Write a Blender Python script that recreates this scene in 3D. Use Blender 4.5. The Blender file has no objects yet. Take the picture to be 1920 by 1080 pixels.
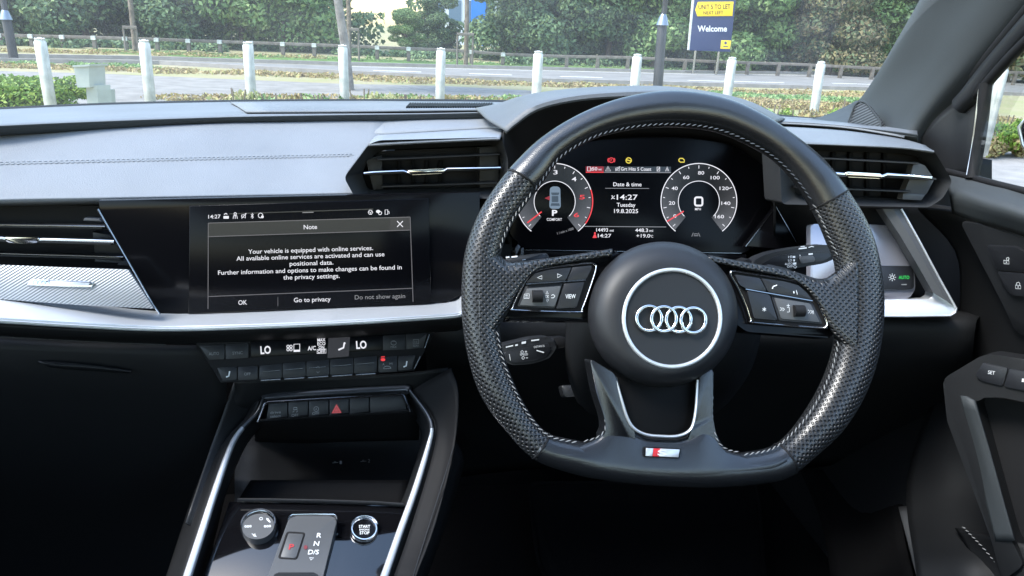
import bpy, bmesh, math, random
import numpy as np
from mathutils import Vector, Matrix
V = Vector
R = math.radians
rnd = random.Random(7)
scene = bpy.context.scene
col = scene.collection

# ------------------------------------------------------------------ camera, sky, sun, exposure
EXPO = 2.05
CAM = V((0, 0, 1.2))
YAW, PITCH, ROLL, FPX = R(8), R(19), R(2.6), 1397.0
FWD = V((math.sin(YAW)*math.cos(PITCH), math.cos(YAW)*math.cos(PITCH), -math.sin(PITCH)))
_r0 = V((math.cos(YAW), -math.sin(YAW), 0)); _u0 = _r0.cross(FWD)
RGT = _r0*math.cos(ROLL) + _u0*math.sin(ROLL)
UPV = _u0*math.cos(ROLL) - _r0*math.sin(ROLL)
cd = bpy.data.cameras.new('camera'); cam = bpy.data.objects.new('camera', cd); col.objects.link(cam)
cd.sensor_width = 36; cd.lens = FPX/1920*36; cd.clip_start = .02; cd.clip_end = 3000
cam.matrix_world = Matrix(((RGT.x, UPV.x, -FWD.x, CAM.x), (RGT.y, UPV.y, -FWD.y, CAM.y), (RGT.z, UPV.z, -FWD.z, CAM.z), (0, 0, 0, 1)))
scene.camera = cam

SUN_EL, SUN_AZ = R(56), R(-108)          # azimuth from +Y (car forward), clockwise towards +X
w = bpy.data.worlds.new('World'); scene.world = w; w.use_nodes = True
nt = w.node_tree; bg = nt.nodes['Background']
sky = nt.nodes.new('ShaderNodeTexSky'); sky.sky_type = 'NISHITA'; sky.sun_disc = False
sky.sun_elevation = SUN_EL; sky.sun_rotation = SUN_AZ; sky.dust_density = 1.2; sky.air_density = 1.6; sky.ozone_density = 2.0
nt.links.new(sky.outputs[0], bg.inputs[0]); bg.inputs[1].default_value = .15
sl = bpy.data.lights.new('sun', 'SUN'); sun = bpy.data.objects.new('sun', sl); col.objects.link(sun)
sl.energy = 1.5; sl.angle = R(20); sl.color = (1, .975, .95)
_sd = V((math.sin(SUN_AZ)*math.cos(SUN_EL), math.cos(SUN_AZ)*math.cos(SUN_EL), math.sin(SUN_EL)))
sun.rotation_euler = _sd.to_track_quat('Z', 'Y').to_euler(); sun.location = (0, 0, 30)
scene.view_settings.view_transform = 'Standard'; scene.view_settings.look = 'None'
scene.view_settings.gamma = 1; scene.view_settings.use_curve_mapping = False
scene.view_settings.exposure = EXPO
scene.cycles.use_denoising = True
scene.cycles.max_bounces = 10; scene.cycles.transparent_max_bounces = 12; scene.cycles.diffuse_bounces = 5
scene.cycles.caustics_reflective = False; scene.cycles.caustics_refractive = False
scene.cycles.sample_clamp_indirect = 8

# ------------------------------------------------------------------ pixel rays of the photograph (1920 x 1080)
def ray(px, py): return FWD + RGT*((px-960)/FPX) - UPV*((py-540)/FPX)
def P(px, py, Y): d = ray(px, py); return CAM + d*(Y/d.y)
def PX(px, py, X): d = ray(px, py); return CAM + d*(X/d.x)
def G(px, py, z=0.0): d = ray(px, py); return CAM + d*((z-CAM.z)/d.z)
def nrm(tilt, yaw=0): t, a = R(tilt), R(yaw); return V((math.sin(a)*math.cos(t), -math.cos(a)*math.cos(t), math.sin(t)))
class Pl:
    def __init__(s, o, n):
        s.o = V(o); s.n = V(n).normalized()
        s.u = V((1, 0, 0)); s.u = (s.u - s.n*s.u.dot(s.n)).normalized(); s.v = s.n.cross(s.u)
    def at(s, px, py, off=0.0):
        d = ray(px, py); return CAM + d*(((s.o + s.n*off) - CAM).dot(s.n)/d.dot(s.n))

# ------------------------------------------------------------------ materials
def nmat(name):
    m = bpy.data.materials.new(name); m.use_nodes = True
    return m, m.node_tree, m.node_tree.nodes['Principled BSDF']
def mat(name, c, rough=.5, metal=0, spec=.5, bump=None, var=None, coat=0, aniso=0):
    m, t, b = nmat(name)
    c = (c, c, c) if not hasattr(c, '__len__') else c
    b.inputs['Base Color'].default_value = (*c, 1); b.inputs['Roughness'].default_value = rough
    b.inputs['Metallic'].default_value = metal; b.inputs['Specular IOR Level'].default_value = spec
    b.inputs['Coat Weight'].default_value = coat
    tc = None
    if bump or var:
        tc = t.nodes.new('ShaderNodeTexCoord')
    if bump:
        n = t.nodes.new('ShaderNodeTexNoise'); n.inputs['Scale'].default_value = bump[0]; n.inputs['Detail'].default_value = 3
        t.links.new(tc.outputs['Object'], n.inputs['Vector'])
        bp = t.nodes.new('ShaderNodeBump'); bp.inputs['Strength'].default_value = bump[1]; bp.inputs['Distance'].default_value = bump[2] if len(bump) > 2 else .0006
        t.links.new(n.outputs['Fac'], bp.inputs['Height']); t.links.new(bp.outputs[0], b.inputs['Normal'])
    if var:                                     # (scale, amount): patchy colour and gloss
        n = t.nodes.new('ShaderNodeTexNoise'); n.inputs['Scale'].default_value = var[0]; n.inputs['Detail'].default_value = 5
        t.links.new(tc.outputs['Object'], n.inputs['Vector'])
        r = t.nodes.new('ShaderNodeValToRGB'); r.color_ramp.elements[0].position = .3; r.color_ramp.elements[1].position = .7
        k = var[1]; c2 = var[2] if len(var) > 2 else None
        r.color_ramp.elements[0].color = (*[x*(1-k) for x in c], 1)
        r.color_ramp.elements[1].color = (*(c2 or [min(1, x*(1+k)) for x in c]), 1)
        t.links.new(n.outputs['Fac'], r.inputs[0]); t.links.new(r.outputs[0], b.inputs['Base Color'])
    return m
def emat(name, c, s=1.0):
    m, t, b = nmat(name)
    b.inputs['Base Color'].default_value = (.01, .01, .01, 1); b.inputs['Roughness'].default_value = .3
    b.inputs['Emission Color'].default_value = (*c, 1); b.inputs['Emission Strength'].default_value = s*2**-EXPO
    return m
M = {}
M['soft'] = mat('soft_grey_vinyl', (.185, .20, .222), .58, spec=.45, bump=(900, .55, .0009), var=(11, .07))
M['top'] = mat('dash_top_vinyl', (.15, .162, .178), .52, spec=.45, bump=(900, .5, .0008), var=(9, .09))
M['hood'] = mat('hood_vinyl', (.095, .102, .112), .48, spec=.45, bump=(900, .5, .0008), var=(9, .09))
M['charcoal'] = mat('charcoal_plastic', (.030, .032, .035), .5, spec=.35, bump=(2000, .2, .0003))
M['vinyl'] = mat('black_vinyl', (.009, .0095, .0105), .58, spec=.3, bump=(1600, .3, .0004))
M['pillar'] = mat('pillar_vinyl', (.034, .039, .042), .6, spec=.35, bump=(1600, .3, .0004))
M['plastic'] = mat('dark_plastic', (.016, .017, .019), .45, spec=.35, bump=(2500, .2, .0003))
M['matt'] = mat('matt_black', (.008, .008, .009), .7, spec=.25)
M['gloss'] = mat('gloss_black', (.004, .004, .005), .16, spec=.14)
M['piano'] = mat('piano_lacquer', (.004, .004, .005), .05, spec=1.0)
M['void'] = mat('dull_black', (.004, .004, .0045), .55, spec=.1)
M['lilac'] = mat('pale_lilac_gloss', (.36, .36, .41), .22, metal=.5)  # even pale lilac base colour, half metallic, for the switch cover
M['glass_black'] = mat('screen_black', (.003, .003, .004), .22, spec=.12)
M['silver'] = mat('satin_aluminium', (.64, .66, .69), .35, metal=.6, bump=(700, .05, .0002), var=(14, .06))
M['chrome'] = mat('bright_chrome', (.75, .76, .78), .14, metal=1)
M['darkchrome'] = mat('dark_chrome', (.30, .31, .33), .25, metal=1)
M['leather'] = mat('smooth_leather', (.012, .013, .015), .25, spec=.9, bump=(900, .35, .0006))
M['button'] = mat('button_plastic', (.014, .015, .018), .42, spec=.4)
M['grey'] = mat('grey_plastic', (.075, .078, .083), .45, spec=.4, bump=(2500, .15, .0003))
M['thread'] = mat('grey_thread', (.30, .30, .30), .8)
M['thread_dark'] = mat('dark_thread', (.12, .13, .15), .8)
M['print'] = mat('white_print', (.72, .73, .74), .5)
M['printdim'] = mat('dim_print', (.22, .225, .23), .5)
M['black_print'] = mat('black_print', (.004, .004, .004), .6)
M['red_print'] = mat('red_print', (.55, .02, .03), .4)
M['carpet'] = mat('black_carpet', (.005, .005, .0055), .95, spec=.05, bump=(900, .6, .002))
M['e_white'] = emat('screen_white', (.92, .92, 1.0), 1.0)
M['e_dim'] = emat('screen_grey', (.24, .24, .26), 1.0)
M['e_line'] = emat('screen_line', (.13, .125, .14), 1.0)
M['e_head'] = emat('screen_header', (.010, .0095, .012), 1.0)
M['e_close'] = emat('screen_close_box', (.030, .028, .033), 1.0)
M['e_red'] = emat('screen_red', (1.0, .05, .06), .95)
M['e_dred'] = emat('screen_dark_red', (.30, .008, .02), 1.0)
M['e_yel'] = emat('screen_yellow', (.95, .75, .05), .9)
M['e_green'] = emat('lamp_green', (.06, .95, .18), .8)
M['e_blue'] = emat('screen_blue_grey', (.18, .25, .34), 1.0)
M['e_blue2'] = emat('screen_dark_blue', (.05, .075, .11), 1.0)
M['lead'] = emat('hazard_red', (.38, .03, .04), .9)
def perforated():
    m, t, b = nmat('perforated_leather'); L = t.links
    b.inputs['Roughness'].default_value = .31; b.inputs['Specular IOR Level'].default_value = .6
    uv = t.nodes.new('ShaderNodeUVMap'); mp = t.nodes.new('ShaderNodeMapping')
    mp.inputs['Rotation'].default_value = (0, 0, R(45)); mp.inputs['Scale'].default_value = (265, 265, 265)
    vo = t.nodes.new('ShaderNodeTexVoronoi'); vo.voronoi_dimensions = '2D'; vo.inputs['Scale'].default_value = 1; vo.inputs['Randomness'].default_value = .14
    L.new(uv.outputs[0], mp.inputs[0]); L.new(mp.outputs[0], vo.inputs['Vector'])
    r = t.nodes.new('ShaderNodeMapRange'); r.inputs['From Min'].default_value = .16; r.inputs['From Max'].default_value = .40; r.interpolation_type = 'SMOOTHSTEP'
    L.new(vo.outputs['Distance'], r.inputs['Value'])
    mx = t.nodes.new('ShaderNodeMix'); mx.data_type = 'RGBA'
    mx.inputs['A'].default_value = (.002, .002, .002, 1); mx.inputs['B'].default_value = (.023, .024, .026, 1)
    L.new(r.outputs[0], mx.inputs['Factor']); L.new(mx.outputs['Result'], b.inputs['Base Color'])
    bp = t.nodes.new('ShaderNodeBump'); bp.inputs['Strength'].default_value = 1; bp.inputs['Distance'].default_value = .0011
    L.new(r.outputs[0], bp.inputs['Height']); L.new(bp.outputs[0], b.inputs['Normal'])
    return m
M['perf'] = perforated()
def weave():                                    # fine diagonal relief of the decor panel
    m, t, b = nmat('woven_aluminium'); L = t.links
    b.inputs['Metallic'].default_value = .55; b.inputs['Roughness'].default_value = .42
    tc = t.nodes.new('ShaderNodeTexCoord'); mp = t.nodes.new('ShaderNodeMapping'); mp.inputs['Rotation'].default_value = (0, R(-58), 0)
    wv = t.nodes.new('ShaderNodeTexWave'); wv.bands_direction = 'X'; wv.inputs['Scale'].default_value = 130; wv.inputs['Distortion'].default_value = .15
    L.new(tc.outputs['Object'], mp.inputs[0]); L.new(mp.outputs[0], wv.inputs['Vector'])
    r = t.nodes.new('ShaderNodeValToRGB'); r.color_ramp.elements[0].color = (.20, .21, .22, 1); r.color_ramp.elements[1].color = (.36, .37, .39, 1)
    L.new(wv.outputs['Fac'], r.inputs[0]); L.new(r.outputs[0], b.inputs['Base Color'])
    bp = t.nodes.new('ShaderNodeBump'); bp.inputs['Strength'].default_value = .5; bp.inputs['Distance'].default_value = .0006
    L.new(wv.outputs['Fac'], bp.inputs['Height']); L.new(bp.outputs[0], b.inputs['Normal'])
    return m
M['weave'] = weave()
def mesh_grille():
    m, t, b = nmat('speaker_mesh'); L = t.links
    b.inputs['Roughness'].default_value = .5; b.inputs['Metallic'].default_value = .2
    tc = t.nodes.new('ShaderNodeTexCoord'); mp = t.nodes.new('ShaderNodeMapping'); mp.inputs['Rotation'].default_value = (R(20), R(30), R(25))
    wv = t.nodes.new('ShaderNodeTexWave'); wv.bands_direction = 'Z'; wv.inputs['Scale'].default_value = 95
    L.new(tc.outputs['Object'], mp.inputs[0]); L.new(mp.outputs[0], wv.inputs['Vector'])
    r = t.nodes.new('ShaderNodeValToRGB'); r.color_ramp.elements[0].color = (.006, .006, .007, 1); r.color_ramp.elements[1].color = (.085, .09, .093, 1)
    L.new(wv.outputs['Fac'], r.inputs[0]); L.new(r.outputs[0], b.inputs['Base Color'])
    bp = t.nodes.new('ShaderNodeBump'); bp.inputs['Strength'].default_value = .5; bp.inputs['Distance'].default_value = .0006
    L.new(wv.outputs['Fac'], bp.inputs['Height']); L.new(bp.outputs[0], b.inputs['Normal'])
    return m
M['grille'] = mesh_grille()
def pane(name, tint=(.95, .97, .96), refl=1.0, film=0.0):
    m = bpy.data.materials.new(name); m.use_nodes = True; t = m.node_tree; t.nodes.clear(); L = t.links
    o = t.nodes.new('ShaderNodeOutputMaterial'); mx = t.nodes.new('ShaderNodeMixShader'); tr = t.nodes.new('ShaderNodeBsdfTransparent'); gl = t.nodes.new('ShaderNodeBsdfGlossy')
    fr = t.nodes.new('ShaderNodeFresnel'); fr.inputs[0].default_value = 1.45
    mu = t.nodes.new('ShaderNodeMath'); mu.operation = 'MULTIPLY'; mu.inputs[1].default_value = refl
    tr.inputs[0].default_value = (*tint, 1); gl.inputs['Roughness'].default_value = .02
    L.new(fr.outputs[0], mu.inputs[0]); L.new(mu.outputs[0], mx.inputs[0]); L.new(tr.outputs[0], mx.inputs[1]); L.new(gl.outputs[0], mx.inputs[2]); L.new(mx.outputs[0], o.inputs[0])
    if film:                                    # thin uneven film of dust on the glass
        tc = t.nodes.new('ShaderNodeTexCoord'); n = t.nodes.new('ShaderNodeTexNoise'); n.inputs['Scale'].default_value = 7; n.inputs['Detail'].default_value = 8; n.inputs['Roughness'].default_value = .7
        r = t.nodes.new('ShaderNodeMapRange'); r.inputs['From Min'].default_value = .3; r.inputs['From Max'].default_value = .75; r.inputs['To Min'].default_value = film*.5; r.inputs['To Max'].default_value = film*1.6
        tl = t.nodes.new('ShaderNodeBsdfTranslucent'); tl.inputs[0].default_value = (.8, .8, .78, 1); m2 = t.nodes.new('ShaderNodeMixShader')
        L.new(tc.outputs['Object'], n.inputs['Vector']); L.new(n.outputs['Fac'], r.inputs['Value']); L.new(r.outputs[0], m2.inputs[0]); L.new(mx.outputs[0], m2.inputs[1]); L.new(tl.outputs[0], m2.inputs[2]); L.new(m2.outputs[0], o.inputs[0])
    return m
M['pane'] = pane('window_glass', refl=.9)
M['pane_film'] = pane('windscreen_glass', refl=.8, film=.024)
M['pane_side'] = pane('side_glass', refl=.3)

# ------------------------------------------------------------------ objects
def thing(name, label, cat, loc, group=None):
    o = bpy.data.objects.new(name, None); col.objects.link(o); o.location = loc; o.empty_display_size = .05
    tag(o, label, cat, group); return o
def tag(o, label, cat, group=None, kind=None):
    o['label'] = label; o['category'] = cat
    if group: o['group'] = group
    if kind: o['kind'] = kind
    return o
def link(name, me, m, parent=None, smooth=True, sharp=38):
    if m: me.materials.append(M[m] if isinstance(m, str) else m)
    o = bpy.data.objects.new(name, me); col.objects.link(o)
    if smooth and len(me.polygons):
        me.polygons.foreach_set('use_smooth', [True]*len(me.polygons))
        try: me.set_sharp_from_angle(angle=R(sharp))
        except Exception: pass
    setpar(o, parent)
    return o
def setpar(o, parent):
    if parent:
        o.parent = parent
        o.matrix_parent_inverse = Matrix.Translation(-parent.location) if parent.type == 'EMPTY' else Matrix.Identity(4)
def raw(name, vs, fs, m, parent=None, smooth=True, uv=None, sharp=38):
    me = bpy.data.meshes.new(name); me.from_pydata([tuple(v) for v in vs], [], fs); me.update()
    if uv:
        l = me.uv_layers.new(name='UVMap')
        for i, lp in enumerate(me.loops): l.data[i].uv = uv[lp.vertex_index]
    return link(name, me, m, parent, smooth, sharp)
def cat_rom(pts, n, closed=False):
    """dense Catmull-Rom through tuples / Vectors"""
    out = []; N = len(pts); a = [np.array(p, float) for p in pts]
    rng = range(N if closed else N-1)
    for i in rng:
        if closed: p0, p1, p2, p3 = a[(i-1) % N], a[i], a[(i+1) % N], a[(i+2) % N]
        else:
            p1, p2 = a[i], a[i+1]; p0 = a[i-1] if i else 2*p1-p2; p3 = a[i+2] if i+2 < N else 2*p2-p1
        for k in range(n):
            t = k/n
            out.append(.5*((2*p1)+(-p0+p2)*t+(2*p0-5*p1+4*p2-p3)*t*t+(-p0+3*p1-3*p2+p3)*t**3))
    if not closed: out.append(a[-1])
    return out
def rounded(pts, r, n=4):
    """round the corners of a closed pixel outline"""
    out = []; N = len(pts)
    for i in range(N):
        p = np.array(pts[i][:2], float); a = np.array(pts[i-1][:2], float); b = np.array(pts[(i+1) % N][:2], float)
        la, lb = np.linalg.norm(a-p), np.linalg.norm(b-p)
        ra = min(r, la*.45); rb = min(r, lb*.45)
        s = p+(a-p)/max(la, 1e-6)*ra; e = p+(b-p)/max(lb, 1e-6)*rb
        for k in range(n+1):
            t = k/n; out.append(tuple((1-t)**2*s+2*t*(1-t)*p+t*t*e))
    return out
def ell(cx, cy, rx, ry=None, n=32, rot=0, a0=0, a1=360, closed=True):
    ry = ry or rx; out = []; c, s = math.cos(R(rot)), math.sin(R(rot))
    for k in range(n if closed else n+1):
        a = R(a0+(a1-a0)*k/n); x, y = rx*math.cos(a), -ry*math.sin(a)
        out.append((cx+x*c-y*s, cy+x*s+y*c))
    return out
def slab(name, px, pl, thick, m, parent=None, off=0.0, bev=.001, seg=2, uv=False, rad=0, sharp=38):
    if rad: px = rounded(px, rad)
    top = [pl.at(p[0], p[1], off) for p in px]
    area = sum((top[i]-top[0]).cross(top[(i+1) % len(top)]-top[0]).dot(pl.n) for i in range(len(top)))
    if area < 0: top.reverse()
    bm = bmesh.new(); n = len(top)
    tv = [bm.verts.new(v) for v in top]; bv = [bm.verts.new(v-pl.n*thick) for v in top]
    tf = bm.faces.new(tv); bm.faces.new(bv[::-1])
    for i in range(n): bm.faces.new((tv[i], bv[i], bv[(i+1) % n], tv[(i+1) % n]))
    if bev: bmesh.ops.bevel(bm, geom=list(tf.edges), offset=bev, offset_type='OFFSET', segments=seg, profile=.5, affect='EDGES', clamp_overlap=True)
    me = bpy.data.meshes.new(name); bm.normal_update(); bm.to_mesh(me); bm.free()
    if uv:
        l = me.uv_layers.new(name='UVMap')
        for i, lp in enumerate(me.loops):
            c = me.vertices[lp.vertex_index].co; l.data[i].uv = (c.dot(pl.u), c.dot(pl.v)+c.dot(pl.n)*.7)
    return link(name, me, m, parent, True, sharp)
def pts_on(px, pl, off=0): return [pl.at(p[0], p[1], off) for p in px]
def sweep(name, pts, n, w_, h_, m, parent=None, closed=False, k=8, uv=False, cap=True, power=1.0):
    """tube along pts; n = one normal or a list; half width w_ (in plane), half height h_ (along n)"""
    N = len(pts); pts = [V(p) for p in pts]; vs = []; fs = []; uvs = []; L = 0
    for i, p in enumerate(pts):
        a = pts[(i-1) % N] if closed or i else p; b = pts[(i+1) % N] if closed or i < N-1 else p
        t = (b-a).normalized(); nn = V(n[i] if isinstance(n, list) else n); nn = (nn-t*nn.dot(t)).normalized(); s = t.cross(nn)
        ww = w_[i] if isinstance(w_, list) else w_; hh = h_[i] if isinstance(h_, list) else h_
        if i: L += (p-pts[i-1]).length
        kk = k+1 if uv else k
        per = math.pi*(1.5*(ww+hh)-math.sqrt(ww*hh))
        for j in range(kk):
            an = 2*math.pi*j/k; ca, sa = math.cos(an), math.sin(an)
            ca = math.copysign(abs(ca)**power, ca); sa = math.copysign(abs(sa)**power, sa)
            vs.append(p+s*(ww*ca)+nn*(hh*sa)); uvs.append((L, per*j/k))
    kk = k+1 if uv else k
    for i in range(N if closed else N-1):
        i2 = (i+1) % N
        for j in range(k):
            j2 = j+1 if uv else (j+1) % k
            fs.append((i*kk+j, i*kk+j2, i2*kk+j2, i2*kk+j))
    if cap and not closed and not uv: fs.append(tuple(range(k))); fs.append(tuple(range((N-1)*k, N*k))[::-1])
    fs = [f[::-1] for f in fs]
    return raw(name, vs, fs, m, parent, uv=uvs if uv else None, sharp=50)
def sheet(name, rows, m, parent=None, sub=4, thick=.002, pos=None, uv=False, sharp=60):
    """smooth surface through a grid of (px, py, Y)"""
    pos = pos or P
    g = [[np.array(pos(*q)) for q in r] for r in rows]
    g = [cat_rom(r, sub) for r in g]
    cols = [cat_rom([r[j] for r in g], sub) for j in range(len(g[0]))]
    nc, nr = len(cols), len(cols[0]); vs = [V(cols[j][i]) for i in range(nr) for j in range(nc)]; fs = []
    for i in range(nr-1):
        for j in range(nc-1):
            fs.append((i*nc+j, (i+1)*nc+j, (i+1)*nc+j+1, i*nc+j+1))
    me = bpy.data.meshes.new(name); me.from_pydata([tuple(v) for v in vs], [], fs); me.update()
    # face the camera
    s = sum((CAM-p.center).dot(p.normal)*p.area for p in me.polygons)
    if s < 0: me.flip_normals()
    if uv:
        l = me.uv_layers.new(name='UVMap')
        for i, lp in enumerate(me.loops):
            c = me.vertices[lp.vertex_index].co; l.data[i].uv = (c.dot(uv.u), c.dot(uv.v)+c.dot(uv.n)*.7)
    o = link(name, me, m, parent, True, sharp)
    if thick:
        md = o.modifiers.new('thickness', 'SOLIDIFY'); md.thickness = thick; md.offset = -1; md.use_rim = True
    return o
def decal(name, polys, pl, m, parent=None, off=.0006):
    """flat print: list of pixel polygons laid on a plane"""
    vs = []; fs = []
    for p in polys:
        q = [pl.at(a[0], a[1], off) for a in p]
        if len(q) > 2 and (q[1]-q[0]).cross(q[2]-q[0]).dot(pl.n) < 0: q.reverse()
        fs.append(tuple(range(len(vs), len(vs)+len(q)))); vs += q
    return raw(name, vs, fs, m, parent, smooth=False)
def stroke(pts, wd, closed=False):
    """polyline in pixels -> quads"""
    out = []; N = len(pts); L = []
    for i in range(N):
        p = np.array(pts[i], float); a = np.array(pts[i-1] if (closed or i) else pts[i], float); b = np.array(pts[(i+1) % N] if (closed or i < N-1) else pts[i], float)
        t = b-a; t = t/max(np.linalg.norm(t), 1e-6); nn = np.array((-t[1], t[0]))
        L.append((p+nn*wd/2, p-nn*wd/2))
    for i in range(N if closed else N-1):
        j = (i+1) % N; out.append([tuple(L[i][0]), tuple(L[j][0]), tuple(L[j][1]), tuple(L[i][1])])
    return out
_font = {}
def text_polys(s, cx, cy, wd, h, ang=0.0, bold=.0, shear=0.0):
    """letters of s as pixel polygons, centred at cx, cy; wd = width, h = cap height (pixels)"""
    key = (s, bold)
    if key not in _font:
        cu = bpy.data.curves.new('lettering', 'FONT'); cu.body = s; cu.size = 1; cu.resolution_u = 3; cu.offset = bold; cu.fill_mode = 'FRONT'
        ob = bpy.data.objects.new('lettering', cu); col.objects.link(ob)
        dg = bpy.context.evaluated_depsgraph_get(); me = bpy.data.meshes.new_from_object(ob.evaluated_get(dg))
        _font[key] = ([(v.co.x, v.co.y) for v in me.vertices], [tuple(p.vertices) for p in me.polygons])
        bpy.data.objects.remove(ob); bpy.data.meshes.remove(me)
    vs, fs = _font[key]
    if not vs: return []
    x0 = min(v[0] for v in vs); x1 = max(v[0] for v in vs)
    sx = wd/(x1-x0); sy = h/.70; xm = (x0+x1)/2; ca, sa = math.cos(R(ang)), math.sin(R(ang)); q = []
    for x, y in vs:
        a = (x-xm)*sx; b = -(y-.35)*sy; a += -b*shear
        q.append((cx+a*ca-b*sa, cy+a*sa+b*ca))
    return [[q[i] for i in f] for f in fs]
def text(s, cx, cy, wd, h, pl, m, parent, ang=0.0, off=.0006, bold=.012, name='lettering', shear=0.0):
    return decal(name, text_polys(s, cx, cy, wd, h, ang, bold, shear), pl, m, parent, off)
def box_mesh(name, sx, sy, sz, bev=.0, z0=True):
    bm = bmesh.new(); bmesh.ops.create_cube(bm, size=1)
    for v in bm.verts: v.co = V((v.co.x*sx, v.co.y*sy, (v.co.z+(.5 if z0 else 0))*sz))
    if bev: bmesh.ops.bevel(bm, geom=bm.edges[:], offset=bev, segments=2, affect='EDGES')
    me = bpy.data.meshes.new(name); bm.to_mesh(me); bm.free(); return me
def recess(name, outer, inner, pl, depth, m, parent, off=0.0, lip=.0):
    """frame whose inside slopes back from an outer outline to an inner one (same number of points)"""
    n = len(outer); a = pts_on(outer, pl, off); b = pts_on(inner, pl, off-depth); c = [v-pl.n*(depth+.03) for v in a]
    vs = c+a+b; fs = []
    for k in range(2):
        for i in range(n): fs.append((k*n+i, k*n+(i+1) % n, (k+1)*n+(i+1) % n, (k+1)*n+i))
    o = raw(name, vs, fs, m, parent, sharp=25)
    me = o.data; s = sum((CAM-p.center).dot(p.normal)*p.area for p in me.polygons)
    if s < 0: me.flip_normals()
    return o
# ================================================================== planes of the cabin (car forward = +Y)
CL = Pl(P(1180, 390, .92), nrm(16))                 # instrument display
ST = Pl(P(580, 490, .795), nrm(8, 6.5))             # centre screen, turned to the driver
WP = Pl(P(1258, 575, .60), nrm(26))                 # steering wheel
CP = Pl(P(595, 665, .775), nrm(24, 6.5))            # climate controls
CV = Pl(P(800, 320, .835), nrm(8, 4))               # centre vent
RV = Pl(P(1650, 320, .80), nrm(8, -6))              # driver's vent
LV = Pl(P(100, 450, .795), nrm(6, 5))               # passenger vent
CO = Pl(P(560, 1010, .675), nrm(70, 3))             # gear selector surface
BS = Pl(P(630, 772, .79), nrm(20, 5))               # switch row of the console

# ================================================================== dashboard
dash = thing('dashboard', 'wide dashboard with pale grey padded passenger side and silver trim strip', 'dashboard', P(640, 300, 1.0))
top = [(-140, 211, 1.27), (0, 205, 1.30), (200, 196.5, 1.35), (430, 191, 1.39), (640, 189, 1.40), (800, 190, 1.40), (920, 191, 1.40), (1100, 196, 1.40), (1300, 205, 1.37), (1450, 217, 1.30), (1540, 223, 1.22), (1640, 232, 1.05), (1720, 240, .95)]
edge = [(-140, 245, .84), (0, 237, .865), (200, 228, .92), (430, 220, .97), (640, 216, 1.0), (800, 214, 1.01), (920, 212, 1.01), (1100, 216, 1.0), (1300, 222, .98), (1450, 228, .95), (1540, 233, .92), (1640, 243, .885), (1720, 253, .85)]
lip = [(x, y+(16 if x < 300 else 12.5), Y+.004) for x, y, Y in edge]
lip2 = [(x, y+(19 if x < 300 else 16), Y+.03) for x, y, Y in edge]
mid = []
for a, b in zip(top, edge):
    p = P(*a).lerp(P(*b), .5); d = p-CAM
    c = V((d.dot(RGT), d.dot(UPV), d.dot(FWD))); mid.append((960+FPX*c.x/c.z, 540-FPX*c.y/c.z-1.2, d.y))
e0 = [(x, y+.8, Y-.002) for x, y, Y in edge]
sheet('top_panel', [top, mid, edge], 'top', dash, thick=.004)
sheet('top_panel_lip', [edge, e0, lip, lip2], 'pillar', dash, thick=.003)
# recessed panel and defroster outlet in the top
sheet('defroster_tray', [[(432, 193.6, 1.30), (640, 193.2, 1.30), (800, 193.6, 1.30), (925, 194.4, 1.30)], [(448, 203, 1.15), (640, 202, 1.15), (800, 202, 1.15), (922, 202, 1.15)], [(462, 212.4, 1.03), (640, 211.6, 1.03), (800, 209.6, 1.03), (920, 208.4, 1.03)]], 'top', dash, thick=.002)
for o in [bpy.data.objects['defroster_tray']]: o.location.z += .0025
vs = []; fs = []
for k in range(34):
    x = 762+k*4.6; a, b = P(x+7, 198.2, 1.2), P(x+9.2, 198.2, 1.2); c, d = P(x+1.6, 206.5, 1.08), P(x-.6, 206.5, 1.08)
    i = len(vs); up = V((0, 0, .0052)); vs += [a+up, b+up, c+up, d+up, a+up*.2, b+up*.2, c+up*.2, d+up*.2]
    fs += [(i, i+1, i+2, i+3), (i+3, i+2, i+6, i+7), (i, i+3, i+7, i+4), (i+1, i, i+4, i+5), (i+2, i+1, i+5, i+6)]
raw('defroster_grille', vs, fs, 'vinyl', dash, smooth=False)
# black band printed on the foot of the windscreen
# padded passenger panel
X = [-140, 0, 200, 430, 560, 740]
def row(ys, Ys): return [(x, np.interp(x, [-140, 0, 640, 700], ys), np.interp(x, [-140, 0, 640, 700], Ys)) for x in X]
sheet('padded_panel', [row([254, 247, 222, 220], [.868, .885, 1.012, 1.02]), row([278, 271, 250, 248], [.845, .862, .980, .986]), row([314, 307, 292, 290], [.818, .836, .938, .943]), row([350, 343, 330, 328], [.792, .81, .90, .905]), row([375, 368, 355.5, 353], [.778, .796, .876, .88]), row([383.5, 376, 363.5, 361.5], [.775, .793, .870, .874]), row([391, 384, 372, 370], [.782, .80, .877, .881]), row([396, 389, 378, 376], [.82, .84, .91, .915])], 'soft', dash, thick=.004)
sheet('vent_cowl', [[(690, 221, 1.018), (800, 220, 1.02), (880, 219, 1.02), (930, 221, 1.01), (948, 232, .985)], [(690, 236, .999), (800, 231, 1.0), (880, 230, 1.0), (925, 231, .99), (946, 241, .965)], [(700, 251, .98), (800, 245, .98), (880, 240.5, .98), (925, 238.5, .975), (944, 244.5, .95)], [(700, 256, .985), (800, 250, .985), (880, 246, .985), (925, 245, .98), (944, 250, .955)]], 'soft', dash, thick=.004)
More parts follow.
